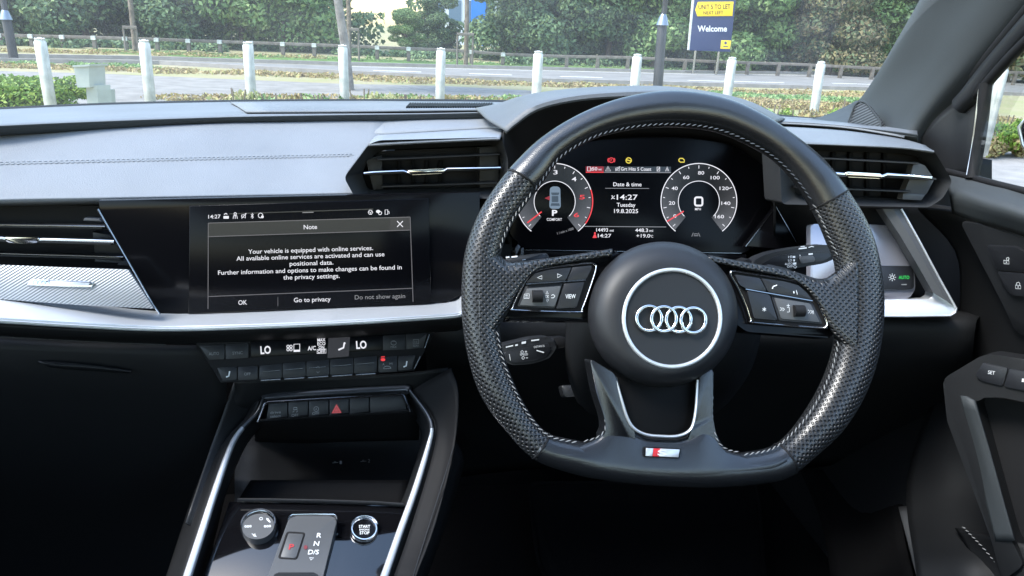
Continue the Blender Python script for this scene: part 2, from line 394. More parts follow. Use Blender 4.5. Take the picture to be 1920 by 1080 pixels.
# twin stitched seam across the padded panel
from mathutils.bvhtree import BVHTree
_me = bpy.data.objects['padded_panel'].data; _bvh = BVHTree.FromPolygons([v.co for v in _me.vertices], [tuple(p.vertices) for p in _me.polygons])
def seam_pt(x, dy=0):
    y = np.interp(x, [-140, 0, 640, 700], [314, 307, 292, 290])+dy; h = _bvh.ray_cast(CAM, ray(x, y).normalized()); return h[0] if h[0] else P(x, y, .9)
def stitches(name, path, n, ln, wd, m, parent, gap=.45, skew=0.0):
    """separate short threads lying along a path of points (n = list of normals or one)"""
    vs = []; fs = []; pts = [V(p) for p in path]; D = [0]
    for a, b in zip(pts, pts[1:]): D.append(D[-1]+(b-a).length)
    s = 0; i = 0
    while s+ln < D[-1]:
        def at(q):
            j = max(0, min(len(D)-2, int(np.searchsorted(D, q))-1)); t = (q-D[j])/max(D[j+1]-D[j], 1e-9); return pts[j].lerp(pts[j+1], t), j
        (a, j), (b, _) = at(s), at(s+ln); nn = V(n[j]) if isinstance(n, list) else V(n)
        t = (b-a).normalized(); sd = t.cross(nn).normalized(); a = a+sd*skew; b = b-sd*skew; k = len(vs)
        for p, sc in ((a, .35), (a.lerp(b, .5), 1), (b, .35)):
            for q in range(6):
                an = math.pi*2*q/6; vs.append(p+sd*(wd*sc*math.cos(an))+nn*(wd*sc*math.sin(an)))
        for r_ in range(2):
            for q in range(6): fs.append((k+r_*6+q, k+r_*6+(q+1) % 6, k+r_*6+6+(q+1) % 6, k+r_*6+6+q))
        fs.append(tuple(k+q for q in range(6))[::-1]); fs.append(tuple(k+12+q for q in range(6)))
        s += ln*(1+gap)
    return raw(name, vs, fs, m, parent)
M['seamthread'] = mat('pale_thread', (.30, .32, .35), .8)
up = V((0, -.5, .86))
sp = [seam_pt(x, -2.4)+up*.0006 for x in range(-130, 664, 12)]; stitches('stitching', sp, up, .0034, .0006, 'seamthread', dash)
sp = [seam_pt(x, 2.0)+up*.0006 for x in range(-130, 664, 12)]; stitches('stitching', sp, up, .0034, .0006, 'seamthread', dash)
sweep('seam', [seam_pt(x)+up*.0002 for x in range(-130, 664, 12)], up, .0012, .0006, 'soft', dash)
# binnacle hood over the instruments
hb = [(885, 205), (940, 203), (985, 197), (1060, 190), (1150, 185), (1250, 186), (1340, 195), (1400, 205), (1440, 218), (1475, 228)]
hc = [(895, 209), (940, 196.5), (985, 182.5), (1060, 172), (1150, 166.5), (1250, 167), (1340, 178.5), (1400, 193), (1440, 211), (1470, 226)]
hm = [(915, 227), (948, 212), (990, 190), (1060, 177.5), (1150, 171), (1250, 171), (1340, 182), (1400, 196), (1438, 213), (1462, 229)]
hl = [(944, 244), (962, 228), (1003, 200), (1065, 184.5), (1145, 176.5), (1250, 175), (1335, 186), (1392, 199), (1430, 216), (1452, 232)]
hi = [(946, 247), (965, 233), (1007, 206), (1068, 190), (1146, 182), (1250, 180), (1333, 191), (1388, 204), (1426, 221), (1448, 238)]
sheet('instrument_hood', [[(x, y, 1.2) for x, y in hb], [(x, y, 1.02) for x, y in hc], [(x, y, .93) for x, y in hm], [(x, y, .875) for x, y in hl], [(x, y, .872) for x, y in hi]], 'hood', dash, thick=.003)
h2 = [(944, 420), (944, 300)]+hi+[(1452, 300), (1452, 420)]
h3 = [(958, 470), (960, 380), (975, 330), (990, 310), (1030, 285), (1085, 268), (1150, 258), (1250, 255), (1330, 262), (1380, 275), (1415, 300), (1440, 330), (1448, 400), (1448, 470)]
sheet('hood_lining', [[(x, y, .872 if y < 250 else .86) for x, y in h2], [((a[0]+b[0])/2, (a[1]+b[1])/2, .9) for a, b in zip(h2, h3)], [(x, y, .94) for x, y in h3]], 'matt', dash, thick=.002)
# silver trim strip
tx = [-140, 0, 150, 296, 450, 640, 835, 868, 905]
t_top = [552, 560, 571, 586, 585, 577.5, 567.5, 552, 530]; t_bot = [594, 602, 611, 617, 614, 606, 594, 589, 584]
tY = [.72, .735, .755, .772, .779, .789, .805, .808, .812]
def trow(f, dY): return [(x, a+(b-a)*f, Y+dY) for x, a, b, Y in zip(tx, t_top, t_bot, tY)]
sheet('trim_strip', [trow(-.08, .008), trow(.05, -.002), trow(.5, -.028), trow(.92, -.052), trow(1.0, -.054), trow(1.06, -.046)], 'silver', dash, thick=.003)
sheet('trim_underside', [trow(1.0, -.046), trow(1.25, -.050), trow(1.6, -.040), [(x, y+28, Y+.0) for x, y, Y in zip(tx, t_bot, tY)]], 'vinyl', dash, thick=.003)
# woven decor panel with emblem
dec = Pl(P(140, 540, .742), nrm(20, 5))
slab('decor_panel', [(-150, 489), (0, 496.5), (120, 501), (240, 505), (289, 579), (150, 572), (0, 561), (-150, 552)], dec, .006, 'weave', dash, bev=.0008)
emb = slab('emblem', [(60, 523), (168, 528), (177, 531), (171, 540), (50, 535), (52, 531)], dec, .002, 'chrome', dash, off=.0018, bev=.0006)
slab('emblem_inlay', [(94, 527), (168, 530.5), (166, 536), (93, 532)], dec, .001, 'silver', emb, off=.0022, bev=.0002)
for k in range(4): sweep('emblem_ring', pts_on(ell(66+k*7.3, 529.3+k*.35, 5, 4.0, 20), dec, .0022), dec.n, .0004, .0004, 'chrome', emb, closed=True, k=6)
# black backing behind the passenger vent and screen
sheet('lower_fascia', [[(-140, 372, .86), (100, 372, .87), (300, 372, .88), (600, 366, .91), (960, 355, .95)], [(-140, 480, .84), (100, 480, .85), (300, 480, .86), (600, 470, .87), (960, 460, .92)], [(-140, 590, .79), (100, 600, .81), (300, 604, .83), (600, 590, .86), (960, 560, .90)]], 'matt', dash, thick=.003)
sheet('driver_fascia', [[(1380, 360, .97), (1500, 350, .95), (1650, 370, .90), (1760, 385, .86), (1850, 400, .84)], [(1380, 480, .96), (1500, 480, .93), (1650, 480, .885), (1760, 480, .86), (1850, 480, .85)], [(1380, 600, .93), (1500, 600, .90), (1650, 600, .87), (1760, 600, .85), (1850, 600, .84)]], 'matt', dash, thick=.003)
sheet('dash_end', [[(1690, 268, .93), (1760, 280, .90), (1860, 300, .875)], [(1690, 350, .93), (1760, 350, .89), (1860, 360, .865)], [(1690, 440, .91), (1760, 440, .88), (1860, 440, .86)]], 'vinyl', dash, thick=.003)
# knee panels either side of the console
sheet('knee_panel', [[(780, 420, .955), (1000, 470, .95), (1250, 480, .95), (1480, 470, .94), (1700, 560, .84), (1840, 590, .80)], [(790, 600, .84), (1000, 600, .84), (1250, 600, .84), (1480, 600, .82), (1680, 604, .79), (1830, 606, .76)], [(800, 680, .85), (1000, 690, .86), (1250, 690, .86), (1480, 690, .84), (1680, 690, .80), (1820, 690, .77)], [(810, 800, .95), (1000, 800, .97), (1250, 800, .97), (1480, 800, .95), (1680, 780, .90), (1800, 770, .86)], [(820, 900, 1.1), (1000, 880, 1.12), (1250, 880, 1.12), (1480, 880, 1.1), (1680, 860, 1.05), (1800, 850, 1.0)]], 'vinyl', dash, thick=.003)
# right-hand top corner beside the pillar
sheet('corner_top', [[(1440, 218, 1.05), (1520, 224, 1.03), (1600, 231, .99), (1690, 245, .92)], [(1440, 229, .945), (1520, 233, .925), (1600, 240, .90), (1695, 256, .86)], [(1440, 234, .944), (1520, 238, .924), (1600, 245, .899), (1695, 260, .86)]], 'top', dash, thick=.003)

# ================================================================== glove box
gb = thing('glovebox', 'black glovebox lid with a small grip recess below the silver trim', 'glovebox', P(150, 700, .78))
sheet('lid', [[(-140, 624, .735), (0, 633, .75), (150, 641, .765), (300, 646, .78), (420, 648, .79)], [(-140, 650, .728), (0, 656, .742), (150, 662, .757), (300, 667, .772), (420, 668, .785)], [(-140, 720, .735), (0, 730, .75), (150, 735, .765), (300, 735, .78), (425, 735, .79)], [(-140, 860, .80), (0, 870, .81), (150, 870, .82), (300, 870, .83), (415, 870, .84)], [(-140, 1000, .93), (0, 1000, .93), (150, 1000, .93), (300, 1000, .93), (400, 1000, .93)], [(-140, 1130, 1.0), (0, 1130, 1.0), (150, 1130, 1.0), (300, 1130, 1.0), (400, 1130, 1.0)]], 'vinyl', gb, thick=.004)
sweep('lid_edge', [P(x, np.interp(x, [-140, 0, 310], [618, 630, 645]), np.interp(x, [-140, 0, 310], [.725, .740, .772])) for x in range(-140, 311, 30)], V((0, -.5, .86)), .0022, .0012, 'plastic', gb)
sheet('grip_recess', [[(70, 676, .745), (110, 678, .748), (170, 684, .752), (245, 694, .76)], [(80, 682, .742), (115, 686, .744), (170, 690, .75), (245, 697, .758)], [(90, 688, .75), (120, 692, .752), (175, 696, .757), (245, 700, .762)]], 'plastic', gb, thick=.002)

# ================================================================== air vents
def vent_bar(name, a, b, Pl_, off, wd, ht, m, parent):
    return sweep(name, [Pl_.at(a[0]+(b[0]-a[0])*t, a[1]+(b[1]-a[1])*t, off) for t in (0, .25, .5, .75, 1)], Pl_.n, wd, ht, m, parent, k=10, power=.8)
# --- centre
cv = thing('air_vent', 'centre air vent with bright slat between the touchscreen and the steering wheel', 'air vent', P(800, 345, .83), 'dashboard air vents')
outer = rounded([(645, 333), (692, 270), (712, 263), (940, 257), (953, 300), (950, 372), (668, 375)], 9, 3)
inner = rounded([(678, 325), (704, 287), (722, 281), (926, 272), (938, 302), (932, 352), (690, 356)], 9, 3)
recess('housing', outer, inner, CV, .028, 'charcoal', cv)
slab('back', [(672, 325), (700, 284), (935, 274), (945, 355), (684, 360)], CV, .003, 'matt', cv, off=-.045, bev=0)
sheet('cap', [[(708, 252.6, .965), (780, 248.6, .97), (860, 244, .97), (920, 240.6, .968), (943, 242, .955)], [(700, 259, .905), (780, 254.5, .91), (860, 250, .912), (920, 247, .912), (943, 247, .905)], [(692, 270, .838), (780, 265, .842), (860, 261, .845), (920, 258.5, .845), (937, 258.5, .845)], [(690, 275, .836), (780, 270, .84), (860, 266.5, .843), (920, 264, .843), (938, 263, .843)]], 'soft', cv, thick=.003)
vent_bar('slat', (708, 299), (934, 289), CV, -.018, .0016, .010, 'plastic', cv)
vent_bar('slat', (716, 349), (930, 342), CV, -.018, .0016, .010, 'plastic', cv)
s = vent_bar('bright_slat', (683, 325.5), (938, 315), CV, -.010, .0018, .012, 'plastic', cv)
sweep('bright_edge', [CV.at(*q, .002) for q in ((682, 325), (700, 323), (757, 320.5), (765, 324), (832, 321), (838, 316.5), (938, 314.5))], CV.n, .0014, .0016, 'chrome', s, k=8)
slab('thumb_tab', [(764, 319), (834, 316), (832, 325), (770, 328)], CV, .008, 'chrome', s, off=.006, bev=.0015, rad=3)
for a in ([(686, 300), (716, 292), (718, 355), (700, 356)], [(899, 276), (934, 274), (936, 350), (899, 352)]): slab('end_block', a, CV, .02, 'plastic', cv, off=-.022, bev=.001)
for k in range(4): slab('vane', [(745+k*26, 300), (752+k*26, 300), (752+k*26, 345), (745+k*26, 346)], CV, .006, 'void', cv, off=-.040, bev=.0005)
# --- driver's, right of the wheel
rv = thing('air_vent', 'air vent with bright slat right of the steering wheel under the windscreen pillar', 'air vent', P(1650, 345, .80), 'dashboard air vents')
outer = rounded([(1460, 266), (1700, 274), (1752, 283), (1786, 340), (1768, 372), (1742, 389), (1466, 383)], 9, 3)
inner = rounded([(1486, 280), (1694, 288), (1730, 296), (1757, 336), (1744, 360), (1726, 373), (1490, 366)], 9, 3)
recess('housing', outer, inner, RV, .026, 'charcoal', rv)
slab('back', [(1478, 280), (1694, 284), (1735, 292), (1760, 336), (1730, 376), (1480, 370)], RV, .003, 'matt', rv, off=-.045, bev=0)
sheet('cap', [[(1440, 236, .92), (1520, 240, .905), (1600, 246.5, .885), (1690, 260, .855), (1735, 272, .83)], [(1440, 250, .87), (1520, 252, .86), (1600, 257, .845), (1690, 267, .825), (1740, 276, .81)], [(1440, 264, .815), (1520, 267, .812), (1600, 270, .808), (1690, 274.5, .80), (1751, 283, .79)], [(1440, 269, .813), (1520, 272, .81), (1600, 275, .806), (1690, 279, .798), (1751, 287, .79)]], 'top', rv, thick=.003)
vent_bar('slat', (1490, 294), (1714, 306), RV, -.012, .0016, .010, 'plastic', rv)
vent_bar('slat', (1490, 350), (1700, 358.5), RV, -.012, .0016, .010, 'plastic', rv)
s = vent_bar('bright_slat', (1500, 323), (1745, 335), RV, -.006, .0018, .012, 'plastic', rv)
sweep('bright_edge', [RV.at(*q, .006) for q in ((1490, 321), (1560, 325), (1580, 327), (1655, 331), (1663, 327.5), (1706, 330), (1746, 334))], RV.n, .0022, .0016, 'chrome', s, k=8)
slab('thumb_tab', [(1586, 322), (1654, 326), (1652, 335), (1588, 332)], RV, .008, 'chrome', s, off=.009, bev=.0018, rad=3)
slab('end_block', [(1714, 303), (1734, 310), (1752, 336), (1736, 366), (1694, 364), (1706, 335)], RV, .012, 'grey', rv, off=-.010, bev=.001, rad=3)
slab('end_block', [(1694, 362), (1736, 365), (1728, 376), (1692, 374)], RV, .012, 'grey', rv, off=-.008, bev=.001)
for k in range(4): slab('vane', [(1560+k*32, 285), (1567+k*32, 285), (1567+k*32, 368), (1560+k*32, 367)], RV, .006, 'void', rv, off=-.040, bev=.0005)
# --- passenger side of the screen
lv = thing('air_vent', 'air vent with bright slat above the woven silver panel at the left edge', 'air vent', P(90, 480, .77), 'dashboard air vents')
slab('back', [(-150, 380), (190, 386), (262, 512), (-150, 505)], LV, .004, 'matt', lv, off=-.035, bev=0)
for a, b, o_ in (((-150, 419), (197, 425), -.008), ((-150, 471), (231, 482), -.004)):
    vent_bar('slat', a, b, LV, o_, .0016, .011, 'plastic', lv)
    sweep('slat_edge', [LV.at(*q, o_+.011) for q in (a, ((a[0]+b[0])/2, (a[1]+b[1])/2), b)], LV.n, .0007, .0007, 'darkchrome', lv, k=6)
s = vent_bar('bright_slat', (-150, 443), (214, 454), LV, 0, .002, .012, 'plastic', lv)
sweep('bright_edge', [LV.at(*q, .010) for q in ((-150, 443), (6, 447), (12, 449), (66, 450.5), (82, 449.5), (172, 452), (214, 453.5))], LV.n, .0021, .002, 'chrome', s, k=8)
slab('thumb_tab', [(8, 444.5), (74, 446), (70, 456), (40, 457.5), (12, 455)], LV, .010, 'chrome', s, off=.013, bev=.002, rad=3)
slab('end_block', [(173, 435), (206, 440), (232, 478), (177, 474)], LV, .015, 'plastic', lv, off=-.014, bev=.001)
slab('end_block', [(158, 409), (186, 411), (190, 416), (156, 414)], LV, .012, 'grey', lv, off=-.012, bev=.0006)
for a in ([(178, 486), (236, 489), (240, 494), (178, 491)], [(222, 493), (240, 494.5), (244, 498), (220, 497)]): slab('end_block', a, LV, .01, 'grey', lv, off=-.010, bev=.0005)

# ================================================================== touchscreen
ts = thing('touchscreen', 'wide touchscreen in gloss black surround showing a note about online services', 'touchscreen', P(580, 585, .79))
slab('surround', [(184, 376), (187, 396), (300, 591), (640, 578), (836, 567.5), (880, 546), (900, 540), (900, 360)], ST, .012, 'gloss', ts, bev=.0012)
sweep('surround_edge', [ST.at(*q, .0005) for q in ((184, 392), (200, 420), (245, 498), (287, 571), (302, 592))], ST.n, .0012, .0018, 'darkchrome', ts, k=8)
gl = slab('screen', [(355, 386), (353, 589), (809, 569.5), (804, 372)], ST, .004, 'glass_black', ts, off=.003, bev=.0008)
Z = .0034
AN = -1.75
decal('screen_header', [[(390.6, 418.4), (769, 407), (769.5, 431.3), (391, 443.7)]], ST, 'e_head', gl, Z)
decal('screen_close_box', [[(731, 408.4), (768.6, 407.2), (769.1, 431), (731, 432.3)]], ST, 'e_close', gl, Z+.0002)
lines = []
for a, b in (((390.6, 418.4), (769, 407)), ((391, 443.7), (769.5, 431.3)), ((390, 556), (774, 540.5)), ((390.6, 418.4), (390, 579)), ((769, 407), (774.5, 566))): lines += stroke([a, b], 1.5)
lines += stroke([(521, 557), (521, 574)], .9)
decal('screen_lines', lines, ST, 'e_line', gl, Z+.0003)
decal('screen_header', [[(430, 400), (700, 391), (700, 393), (430, 402)]], ST, 'e_head', gl, Z)
decal('screen_lines', stroke([(567, 398.6), (588, 397.9)], 1.6), ST, 'e_dim', gl, Z+.0004)
Z += .0004
def st(s, cx, cy, wd, h, m='e_white', b=.006): return text(s, cx, cy, wd, h, ST, m, gl, AN, Z, b, 'screen_text')
st('14:27', 402, 406, 23, 7); st('Note', 582, 425.4, 25, 8.3)
st('Your vehicle is equipped with online services.', 582.4, 468.2, 234, 8.2)
st('All available online services are activated and can use', 582, 480.5, 277.6, 8.2)
st('positional data.', 584, 493, 82, 8.2)
st('Further information and options to make changes can be found in', 581, 506, 344.5, 8.2)
st('the privacy settings.', 584, 518.5, 106, 8.2)
st('OK', 455, 567, 16.5, 8.6); st('Go to privacy', 585.5, 561.5, 69, 8.4); st('Do not show again', 712.4, 556, 94.5, 8.2, 'e_dim', .004)
decal('screen_cross', stroke([(744.5, 414.5), (755.5, 425.5)], 1.5)+stroke([(744.5, 425.5), (755.5, 414.5)], 1.5), ST, 'e_white', gl, Z)
ic = []
ic += [[(419, 405), (429, 405), (429, 410), (419, 410)]]+stroke([(420, 402), (424, 400), (426, 402)], 1.6)
ic += stroke(ell(441, 401, 2.2), 1.3, True)+stroke([(437, 410), (438, 404.5), (444, 404.5), (445, 410)], 1.3)+stroke([(441, 405), (441, 410)], 1.2)
ic += stroke([(453, 403), (456, 403), (460, 400), (460, 409), (456, 407), (453, 407)], 1.2, True)+stroke([(453, 409.5), (462, 400)], 1.2)
ic += stroke([(470.5, 402), (475.5, 407.5), (473, 410), (473, 399.5), (475.5, 402), (470.5, 407.5)], 1.0)
ic += stroke(ell(488.5, 404, 4.2, 4.4), 1.2, True)+[ell(492, 406.5, 2.6, 2.6, 12)]
ic += stroke(ell(694.5, 398, 4.2, 4.4, 6), 1.2, True)+stroke([(691, 396.5), (694.5, 398.5), (698, 396.5)], 1)+stroke([(694.5, 398.5), (694.5, 402)], 1)
ic += [ell(709, 396.5, 4, 3.0, 12)]+stroke(ell(712.5, 399.5, 3), 1.2, True)
ic += stroke([(722, 393.5), (727, 393.2), (727, 402), (722, 402.2)], 1.2, True)+stroke([(727, 396), (729.5, 397), (729.5, 401)], 1.1)
decal('screen_icons', ic, ST, 'e_white', gl, Z)

# ================================================================== instrument display
ics = thing('instrument_cluster', 'digital instrument display with two round dials behind the steering wheel', 'instrument display', P(1180, 470, .92))
ig = slab('display_glass', [(952, 240), (1446, 240), (1446, 440), (1395, 475), (985, 467), (955, 440)], CL, .01, 'glass_black', ics, off=0, bev=.001, rad=8)
slab('lower_rail', [(960, 470), (1400, 477), (1400, 486), (960, 480)], CL, .008, 'gloss', ics, off=.008, bev=.001)
sweep('rail_edge', [CL.at(x, 468.5+(x-985)*.0155, .009) for x in (985, 1100, 1200, 1300, 1390)], CL.n, .0004, .0006, 'darkchrome', ics, k=6)
slab('facet', [(1398, 462), (1455, 388), (1502, 470)], CL, .012, 'gloss', ics, off=.02, bev=.0008)
sweep('facet_edge', [CL.at(*q, .0205) for q in ((1398, 462), (1455, 388), (1502, 470))], CL.n, .0007, .0007, 'darkchrome', ics, k=6)
for a in ([(966, 466), (972, 458), (976, 462), (968, 480)], [(977, 466), (982, 464), (982, 480), (976, 480)]): slab('facet', a, CL, .008, 'grey', ics, off=.022, bev=.0006)
ZC = .0006
def gt(s, cx, cy, wd, h, m='e_white', b=.008, ang=.3, sh=0): return text(s, cx, cy, wd, h, CL, m, ig, ang, ZC+.0008, b, 'display_text', sh)
def band(cx, cy, r0, r1, a0, a1, n=48):
    m = bpy.data.materials.get('dial_band')
    if not m:
        m, t, b = nmat('dial_band'); at = t.nodes.new('ShaderNodeVertexColor'); at.layer_name = 'glow'
        b.inputs['Base Color'].default_value = (.004, .004, .004, 1); b.inputs['Emission Strength'].default_value = 2**-EXPO
        t.links.new(at.outputs[0], b.inputs['Emission Color'])
    vs = []; fs = []; cs = []
    for k in range(n+1):
        a = a0+(a1-a0)*k/n
        for q, r in enumerate((r0, (r0+r1)/2, r1)):
            x, y = cx+r*math.cos(R(a)), cy-r*math.sin(R(a)); vs.append(CL.at(x, y, ZC))
            g = (.012+.16*max(0, (1-math.sin(R(a)))/2)**1.3)*(.35, .75, 1)[q]; cs.append((g*.93, g*.96, g*1.08, 1))
    for k in range(n):
        for q in range(2): fs.append((k*3+q, k*3+q+1, k*3+q+4, k*3+q+3))
    o = raw('dial_band', vs, fs, m, ig, smooth=False)
    ca = o.data.color_attributes.new('glow', 'FLOAT_COLOR', 'POINT')
    for i, c in enumerate(cs): ca.data[i].color = c
    return o
for cx in (1040, 1310.4):
    band(cx, 377.5, 38, 69, 230, -52)
    decal('dial_ring', stroke(ell(cx, 377.5, 71, n=72, a0=-52, a1=(232 if cx > 1100 else 232), closed=False), 1.7), CL, 'e_white', ig, ZC+.0004)
    decal('dial_ring', stroke(ell(cx, 378, 38.6, n=48, a0=-45, a1=225, closed=False), 1.3), CL, 'e_white', ig, ZC+.0004)
    tk = []
    for k in range(17):
        a = 224-k*(268/16); l = 6 if k % 2 == 0 else 3.5
        tk += stroke([(cx+67.5*math.cos(R(a)), 377.5-67.5*math.sin(R(a))), (cx+(67.5-l)*math.cos(R(a)), 377.5-(67.5-l)*math.sin(R(a)))], 1.3)
    decal('dial_ticks', tk, CL, 'e_white', ig, ZC+.0005)
decal('dial_red_zone', stroke(ell(1040, 377.5, 71.2, n=30, a0=-36, a1=18, closed=False), 2.2), CL, 'e_red', ig, ZC+.0009)
for s, x, y in (('0', 1265.5, 405), ('20', 1259.8, 380.6), ('40', 1265, 353), ('60', 1286.6, 332.5), ('80', 1314.6, 324), ('100', 1341, 333), ('120', 1357.7, 353), ('140', 1361, 381), ('160', 1349, 406)): gt(s, x, y, 5.5*len(s)+.5, 6.4)
gt('3', 1041.5, 322.8, 8, 8); gt('4', 1076.4, 335.7, 9, 8); gt('5', 1091.5, 369.5, 10, 8, 'e_red'); gt('6', 1080.8, 403, 10, 8, 'e_red')
decal('speed_digit', stroke(rounded([(1303, 370), (1317, 370), (1317, 385.5), (1303, 385.5)], 4, 4), 3.4, True), CL, 'e_white', ig, ZC+.0008)
gt('MPH', 1308.6, 392, 11, 4.6); gt('P', 1040, 399, 10, 10.5, b=.03); gt('COMFORT', 1039.4, 411.4, 28.5, 5)
gt('1 / min x 1000', 1060, 433, 32, 4.6, 'e_dim', ang=-17)
for a, b in (((1250.5, 415.4), (1282, 396)), ((988.5, 418), (1015.6, 397))): decal('needle', stroke([a, b], 2.4), CL, 'e_red', ig, ZC+.001)
# small car drawing in the left dial
car = rounded([(1031, 353), (1036, 349.5), (1046, 349.5), (1050.5, 353), (1051.5, 388), (1048, 391.5), (1033.5, 391.5), (1030, 388)], 3, 3)
decal('car_symbol', [car], CL, 'e_blue', ig, ZC+.0008)
decal('car_symbol', [rounded([(1033, 361), (1049, 361), (1047, 366), (1035, 366)], 1), rounded([(1034.5, 367.5), (1047, 367.5), (1047, 379), (1034.5, 379)], 1), rounded([(1034, 381), (1048, 381), (1050, 386), (1032, 386)], 1)], CL, 'e_blue2', ig, ZC+.001)
decal('car_symbol', [[(1021, 371.5), (1031, 367), (1031, 376)]], CL, 'e_dred', ig, ZC+.001)
# centre column
decal('status_bar', [[(1098.4, 312), (1132, 312), (1132, 323), (1098.4, 323)]], CL, 'e_dred', ig, ZC)
decal('status_bar', [[(1132, 312), (1258, 312.6), (1258, 323), (1132, 323)]], CL, 'e_head', ig, ZC)
decal('display_lines', stroke([(1132, 323), (1258, 323.6)], 1.4)+stroke([(1134.8, 353), (1217, 353.4)], 1.0)+stroke([(1096, 424.4), (1249, 425.5)], 1.3), CL, 'e_dim', ig, ZC+.0006)
decal('display_lines', stroke([(1098.4, 323), (1132, 323)], 1.6), CL, 'e_red', ig, ZC+.0006)
gt('50', 1115, 316.4, 10, 6.4); gt('mi', 1125, 317.4, 5.5, 4); gt('Grt Hits S Coast', 1192.6, 316.8, 57, 6.4, b=.01)
gt('Date & time', 1176.4, 345.5, 53, 7.2); gt('14:27', 1176, 369.6, 39, 9.6); gt('Tuesday', 1174, 384, 35, 7.4); gt('19.8.2025', 1174, 395.7, 45, 7.4)
gt('14493', 1129, 431, 22, 6.6); gt('mi', 1147, 432, 7, 4.6); gt('14:27', 1133.5, 441.8, 25, 6.6); gt('448.3', 1203, 431.6, 24, 6.6); gt('mi', 1221, 432.4, 7, 4.6); gt('+19.0', 1206, 442, 26, 6.6); gt('°C', 1221.5, 443, 6, 4.6)
wi = stroke([(1101.5, 312.8), (1107, 312.8), (1107, 320.5), (1101.5, 320.5)], 1.2, True)+stroke([(1107, 315), (1109.5, 316), (1109.5, 320)], 1)
wi += stroke([(1140, 312), (1145, 320.4), (1135, 320.4)], 1.1, True)+stroke([(1140, 315), (1140, 318.4)], 1)
wi += stroke([(1154.5, 315), (1157, 315), (1161, 312), (1161, 321), (1157, 318.6), (1154.5, 318.6)], 1.1, True)+stroke([(1154, 320.5), (1163, 312.4)], 1)
wi += stroke([(1232, 313), (1237, 313), (1237, 321), (1232, 321)], 1.1, True)+stroke([(1233, 320), (1236.5, 314)], 1)
wi += stroke([(1248, 321), (1251, 312.6), (1254, 321)], 1.0)+stroke([(1251, 315), (1251, 321)], .8)
wi += stroke([(1147.5, 366), (1148.5, 371.5), (1153, 372.5)], 1.2)+stroke([(1146, 373.4), (1152.5, 367)], 1.0)
decal('display_icons', wi, CL, 'e_white', ig, ZC+.0008)
decal('display_icons', stroke([(1297, 443.5), (1300, 436.5)], 1.1)+stroke([(1312.5, 443.5), (1309.5, 436.5)], 1.1)+stroke([(1301, 442), (1302, 438.5), (1308, 438.5), (1309, 442)], 1.3, True), CL, 'e_dim', ig, ZC+.0008)
decal('display_icons', [ell(1115.5, 437.2, 1.8, 2, 10), [(1111, 446), (1114, 439.5), (1117, 439.5), (1119, 446)]], CL, 'e_red', ig, ZC+.0008)
decal('warning_lamp', stroke(ell(1146.3, 300.3, 4.6, 4.4), 1.5, True)+stroke(ell(1146.3, 300.3, 6.6, 6, n=10, a0=-40, a1=40, closed=False), 1.4)+stroke(ell(1146.3, 300.3, 6.6, 6, n=10, a0=140, a1=220, closed=False), 1.4)+text_polys('P', 1146.3, 300.4, 3, 4.4, 0, .02), CL, 'e_red', ig, ZC+.0008)
decal('warning_lamp', stroke(ell(1178.8, 300.8, 4.9), 1.9, True)+stroke([(1174.5, 299.5), (1183, 302)], 2.2), CL, 'e_yel', ig, ZC+.0008)
decal('warning_lamp', stroke([(1273, 299), (1275, 297), (1280, 297), (1283, 300), (1283, 304), (1276, 304), (1273, 302)], 2, True), CL, 'e_yel', ig, ZC+.0008)
# ================================================================== steering wheel
sw = thing('steering_wheel', 'black leather steering wheel with flat bottom and perforated grips', 'steering wheel', WP.at(1258, 575))
RIM = [((1258, 172), (1255, 237)), ((1350, 184), (1335, 244)), ((1425, 215), (1400, 268)), ((1490, 258), (1455, 302)), ((1545, 307), (1497, 347)), ((1590, 365), (1528, 398)), ((1625, 425), (1549, 445)), ((1645, 490), (1567, 490)), ((1654, 560), (1571, 560)), ((1650, 625), (1568, 625)), ((1636, 690), (1557, 683)), ((1608, 755), (1533, 740)), ((1565, 815), (1500, 790)), ((1490, 887), (1456, 832)), ((1430, 906), (1410, 846)), ((1340, 914), (1340, 850)), ((1250, 912), (1250, 852)), ((1160, 904), (1160, 845)), ((1080, 890), (1090, 827)), ((999, 860), (1030, 813)), ((940, 797), (993, 773)), ((898, 735), (963, 715)), ((877, 670), (943, 655)), ((866, 600), (935, 597)), ((865, 535), (932, 540)), ((872, 470), (938, 480)), ((895, 405), (958, 425)), ((930, 348), (990, 378)), ((965, 305), (1017, 345)), ((1015, 258), (1050, 300)), ((1085, 215), (1110, 262)), ((1165, 185), (1175, 244))]
NS = 8
ro = cat_rom([p[0] for p in RIM], NS, True); ri = cat_rom([p[1] for p in RIM], NS, True)
def rim_part(name, i0, i1, m, sc=1.0, n_out=0):
    N = len(ro); idx = [i % N for i in range(int(round(i0*NS)), int(round(i1*NS))+1)]
    a = [WP.at(*ro[i]) for i in idx]; b = [WP.at(*ri[i]) for i in idx]
    c = [p.lerp(q, .5) for p, q in zip(a, b)]; wd = [(p-q).length/2*sc for p, q in zip(a, b)]
    return sweep(name, c, WP.n, wd, [min(.0175, x*.98)*sc for x in wd], m, sw, k=32, uv=True)
rim_part('rim_top', 28-.4-32, 4.85, 'leather')
rim_part('rim_grip', 4.85, 13.0, 'perf', .985)
rim_part('rim_bottom', 13.0, 19.0, 'leather')
rim_part('rim_grip', 19.0, 27.6, 'perf', .985)
